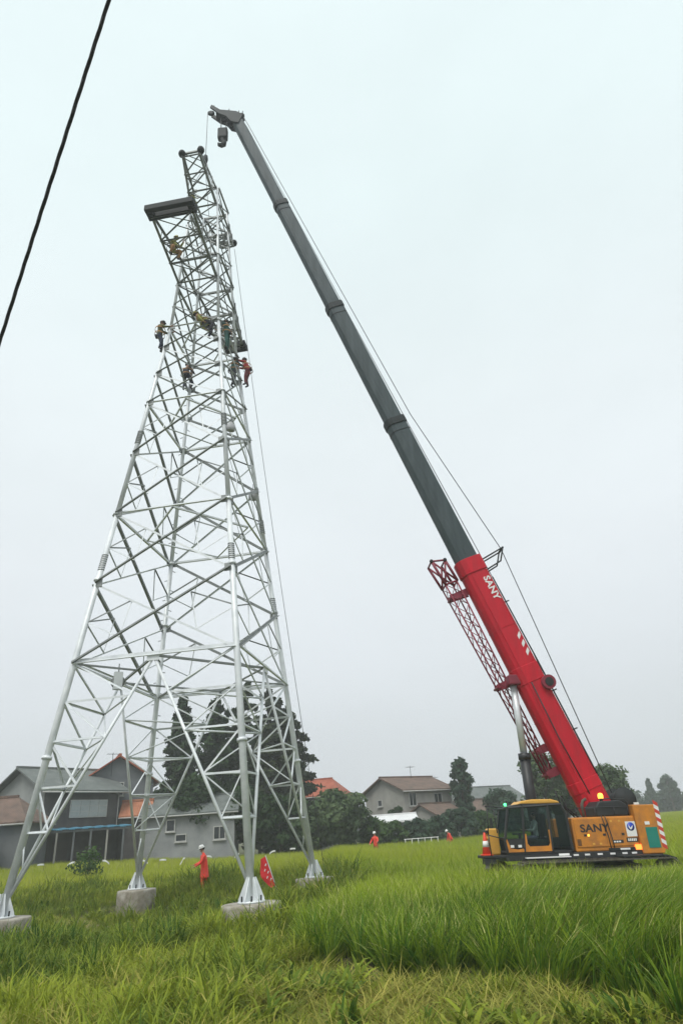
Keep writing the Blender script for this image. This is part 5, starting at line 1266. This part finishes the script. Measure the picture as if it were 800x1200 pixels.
# ground workers (pelvis 0.93 m above the ground)
x, y = -7.05, 31.0
person((x, y, ground_z(x, y) + .90), rad(195), 'person in a long orange raincoat and white helmet beyond the tower', 'raincoat', 'raincoat', 'helmet_w', torso=(.12, 0, 1), head=(.3, 0, 1), armL=((.45, .3, -1), (1.0, -.1, -.5)), armR=((.5, -.3, -1), (1.0, .1, -.3)), coat='raincoat', bulk=1.15, legL=((.22, .06, -1), (-.12, 0, -1)), legR=((-.18, -.06, -1), (-.05, 0, -1)))
x, y = 0.75, 58.0
person((x, y, ground_z(x, y) + .93), rad(250), 'person in red with a white helmet standing in the rice before the shrubs', 'raincoat', 'redcloth', 'helmet_w', torso=(.15, 0, 1), bulk=1.35, armL=((.5, .4, -1), (.9, 0, -.3)), armR=((.3, -.5, -1), (.6, -.2, -.6)), legL=((.2, .12, -1), (0, 0, -1)), legR=((-.2, -.12, -1), (0, 0, -1)))
x, y = 7.65, 64.0
person((x, y, ground_z(x, y) + .80), rad(200), 'person in red stooping in the rice, nearest the crane', 'raincoat', 'redcloth', 'helmet_w', torso=(.55, 0, 1), bulk=1.35, legL=((.3, .05, -1), (-.2, 0, -1)), legR=((.3, -.05, -1), (-.2, 0, -1)))
# crane driver
p = RC @ V((1.88, .92, 1.66))
person(p, CTH, 'crane driver in pale clothes seated inside the cab', 'lightcloth', 'purple', None, torso=(-.06, 0, 1), armL=((.6, .1, -1), (1, -.1, .1)), armR=((.6, -.1, -1), (1, .1, .1)), legL=((1, .12, .05), (.35, 0, -1)), legR=((1, -.12, .05), (.35, 0, -1)), scale=.93)
# climbers
climb_arm = dict(armL=((.75, .1, .35), (.8, -.1, .5)), armR=((.8, -.1, -.1), (.9, .1, .35)))
c = corner(0, 23.0)
person(on_tower(c.x - .42, c.y - .05, 23.15), TYAW + rad(8), 'climber with olive vest and dark trousers on the outer near leg of the tower', 'olive', 'navy', 'helmet_d', torso=(.05, 0, 1), head=(.3, 0, 1), armL=((.7, .1, -.5), (1, 0, .2)), armR=((.8, -.1, -.45), (1, 0, .0)), legL=((.25, .05, -1), (-.05, 0, -1)), legR=((.45, -.05, -1), (-.25, 0, -1)), group='climbers on the tower', bulk=1.3, harness='canvas')
c = corner(1, 23.4)
person(on_tower(c.x - .55, c.y - .05, 23.55), TYAW + rad(10), 'climber in yellow green vest bent over beside the near tower leg', 'canvas_g', 'charcoal', 'helmet_y', torso=(-.75, 0, .55), head=(-.6, 0, .9), armL=((.2, .3, -1), (.6, 0, -.6)), armR=((.2, -.3, -1), (.6, 0, -.6)), legL=((.6, .2, -1), (-.4, 0, -1)), legR=((.8, -.2, -.6), (-.5, 0, -1)), group='climbers on the tower', bulk=1.3, harness='canvas')
c = corner(3, 23.0)
person(on_tower(c.x - .10, c.y - .40, 22.75), TYAW + rad(90), 'climber in dark clothes crouching on the far leg inside the tower', 'charcoal', 'navy', 'helmet_d', torso=(.15, 0, 1), legL=((.9, .3, -.4), (-.5, 0, -1)), legR=((.8, -.3, -.5), (-.4, 0, -1)), group='climbers on the tower', bulk=1.3, harness='canvas', **climb_arm)
c = corner(1, 22.9)
person(on_tower(c.x + .22, c.y + .55, 23.1), TYAW + rad(180), 'climber in teal clothes standing just behind the near tower leg', 'teal', 'teal', 'helmet_d', torso=(.05, 0, 1), group='climbers on the tower', bulk=1.3, harness='canvas', **climb_arm)
c = corner(2, 22.4)
person(on_tower(c.x + .45, c.y + .05, 22.85), TYAW + rad(175), 'climber in a red jacket on the outside of the leg nearest the crane', 'redcloth', 'maroon', 'helmet_d', torso=(.25, 0, 1), legL=((.25, .08, -1), (.0, 0, -1)), legR=((.4, -.08, -1), (-.2, 0, -1)), group='climbers on the tower', bulk=1.3, harness='canvas', **climb_arm)
person(on_tower(c.x - .22, c.y - .35, 22.65), TYAW + rad(60), 'climber in dark teal beside the red jacketed climber', 'teal', 'charcoal', 'helmet_d', torso=(.1, 0, 1), legL=((.5, .1, -1), (-.4, 0, -1)), group='climbers on the tower', bulk=1.3, harness='canvas', **climb_arm)
# bags hung on the steelwork
def bag(pos, w_, h, mt, label, name='tool_bag'):
    b_ = empty(name, on_tower(*pos), (0, 0, rad(20)), label=label, cat='bag', group='bags hung on the tower')
    mb = MB().lathe([(w_ * .25, -h), (w_ * .46, -h * .93), (w_ * .52, -h * .6), (w_ * .44, -h * .3), (w_ * .24, -h * .08), (w_ * .27, 0)], 14)
    r_ = random.Random(int(h * 100)); mb.v = [(x_ * (1 + r_.uniform(-.09, .09)), y_ * (.8 + r_.uniform(-.07, .07)), z_) for x_, y_, z_ in mb.v]
    mb.build('bag_body', M[mt], b_)
    MB().tube((0, 0, -.02), (0, 0, .35), .012, n=5).build('bag_rope', M['rope'], b_)
person(on_tower(-.62, -3.0, 26.95), TYAW + rad(-25), 'climber in yellow top and brown trousers squatting on the near cross-arm', 'canvas_g', 'canvas', 'helmet_y', torso=(.25, 0, 1), head=(.3, 0, 1), armL=((.5, .15, -.6), (.6, -.2, .2)), armR=((.5, -.15, -.6), (.6, .2, .2)), legL=((.85, .35, -.1), (-.55, 0, -.8)), legR=((.85, -.35, -.1), (-.55, 0, -.8)), group='climbers on the tower', bulk=1.45, harness='charcoal', scale=.95)
person(on_tower(-.72, -1.35, 32.6), TYAW + rad(20), 'climber in yellow green squatting at the root of the top arm', 'canvas_g', 'olive', 'helmet_d', torso=(.3, 0, 1), head=(.3, 0, 1), armL=((.5, .15, -.6), (.6, -.2, .2)), armR=((.5, -.15, -.6), (.6, .2, .2)), legL=((.85, .25, -.1), (-.55, 0, -.8)), legR=((.85, -.25, -.1), (-.55, 0, -.8)), group='climbers on the tower', bulk=1.3, harness='charcoal', scale=.8)
c = corner(1, 17.2); bag((c.x + .30, c.y, 17.0), .36, .42, 'palebag', 'pale grey bag hanging from the near leg halfway up the tower')
c = corner(2, 15.9); bag((c.x - .1, c.y - .35, 16.0), .42, .5, 'palebag', 'pale bag tied at the leg nearest the crane, lower than the other')
# pulley block on the waist plan bracing
pb_ = on_tower(-2.05, -1.75, 7.12)
pu = empty('pulley_block', pb_, (0, 0, .5), label='steel pulley block hanging below the tower waist bracing', cat='pulley')
MB().lathe([(.08, -.05), (.24, -.045), (.20, 0), (.24, .045), (.08, .05)], 18, (0, 0, -.3), axis='Y').build('pulley_wheel', M['galv_shaded'], pu)
mb = MB()
for s in (-1, 1): mb.box((0, s * .075, -.26), (.30, .02, .62))
mb.build('pulley_cheek', M['galv'], pu)
MB().path([(0, 0, .35), (0, 0, .1), (0, 0, 0)], .025, n=6).build('pulley_shackle', M['galv_shaded'], pu)
# red warning flag-board leaning in the grass
x, y = -4.05, 28.6
M['bannerred'] = mat('red_banner_cloth', (0.62, 0.02, 0.025), 0.7, var=.12, scale=5, bump=.3)
fl = empty('warning_flag', (x, y, ground_z(x, y)), (0, 0, rad(-15)), label='red warning flag with white marks leaning on a pale pole in the grass', cat='flag')
MB().tube((.62, 0, 0), (-.02, 0, 1.62), .02, n=8).build('pole', M['lightcloth'], fl)
pts = []; nn = 9
for i in range(nn):
    t = i / (nn - 1); q = V((-.02, 0, 1.60)).lerp(V((.40, 0, .58)), t); wd = .10 + .52 * math.sin(math.pi * (.15 + .75 * t)) * .72
    for k in range(5): 
        s = k / 4; pts.append(q + V((-wd * s * .8, .05 * math.sin(i * 1.3 + k * 1.6) * s, -wd * s * .55 + .04 * s)))
mb = MB(); n0 = len(pts); off = V((0, .012, 0)); fs = [(i * 5 + k, i * 5 + k + 1, (i + 1) * 5 + k + 1, (i + 1) * 5 + k) for i in range(nn - 1) for k in range(4)]
mb.poly(pts + [p_ + off for p_ in pts], fs + [tuple(n0 + i for i in f[::-1]) for f in fs], 0, True).build('cloth', M['bannerred'], fl)
for (i, k) in ((2, 1), (3, 2), (4, 1), (5, 2), (6, 1)):
    q = pts[i * 5 + k]; MB().box(q + V((0, -.014, 0)), (.035, .006, .09), rot=Matrix.Rotation(.5, 3, 'Y')).build('white_mark', M['white'], fl)

# ================================================================== damp air
hz = MB().bbox((-420, -60, -3), (420, 420, 62)).build('haze', [])
tag(hz, 'thin damp haze over the fields', kind='stuff')
hm = bpy.data.materials.new('haze'); hm.use_nodes = True; t = hm.node_tree; t.nodes.clear()
pv = t.nodes.new('ShaderNodeVolumePrincipled'); pv.inputs['Color'].default_value = (0.95, 0.975, 1.0, 1); pv.inputs['Density'].default_value = 0.0013; pv.inputs['Anisotropy'].default_value = 0.2
om = t.nodes.new('ShaderNodeOutputMaterial'); t.links.new(pv.outputs[0], om.inputs['Volume'])
hz.data.materials.clear(); hz.data.materials.append(hm)
hz.display_type = 'WIRE'
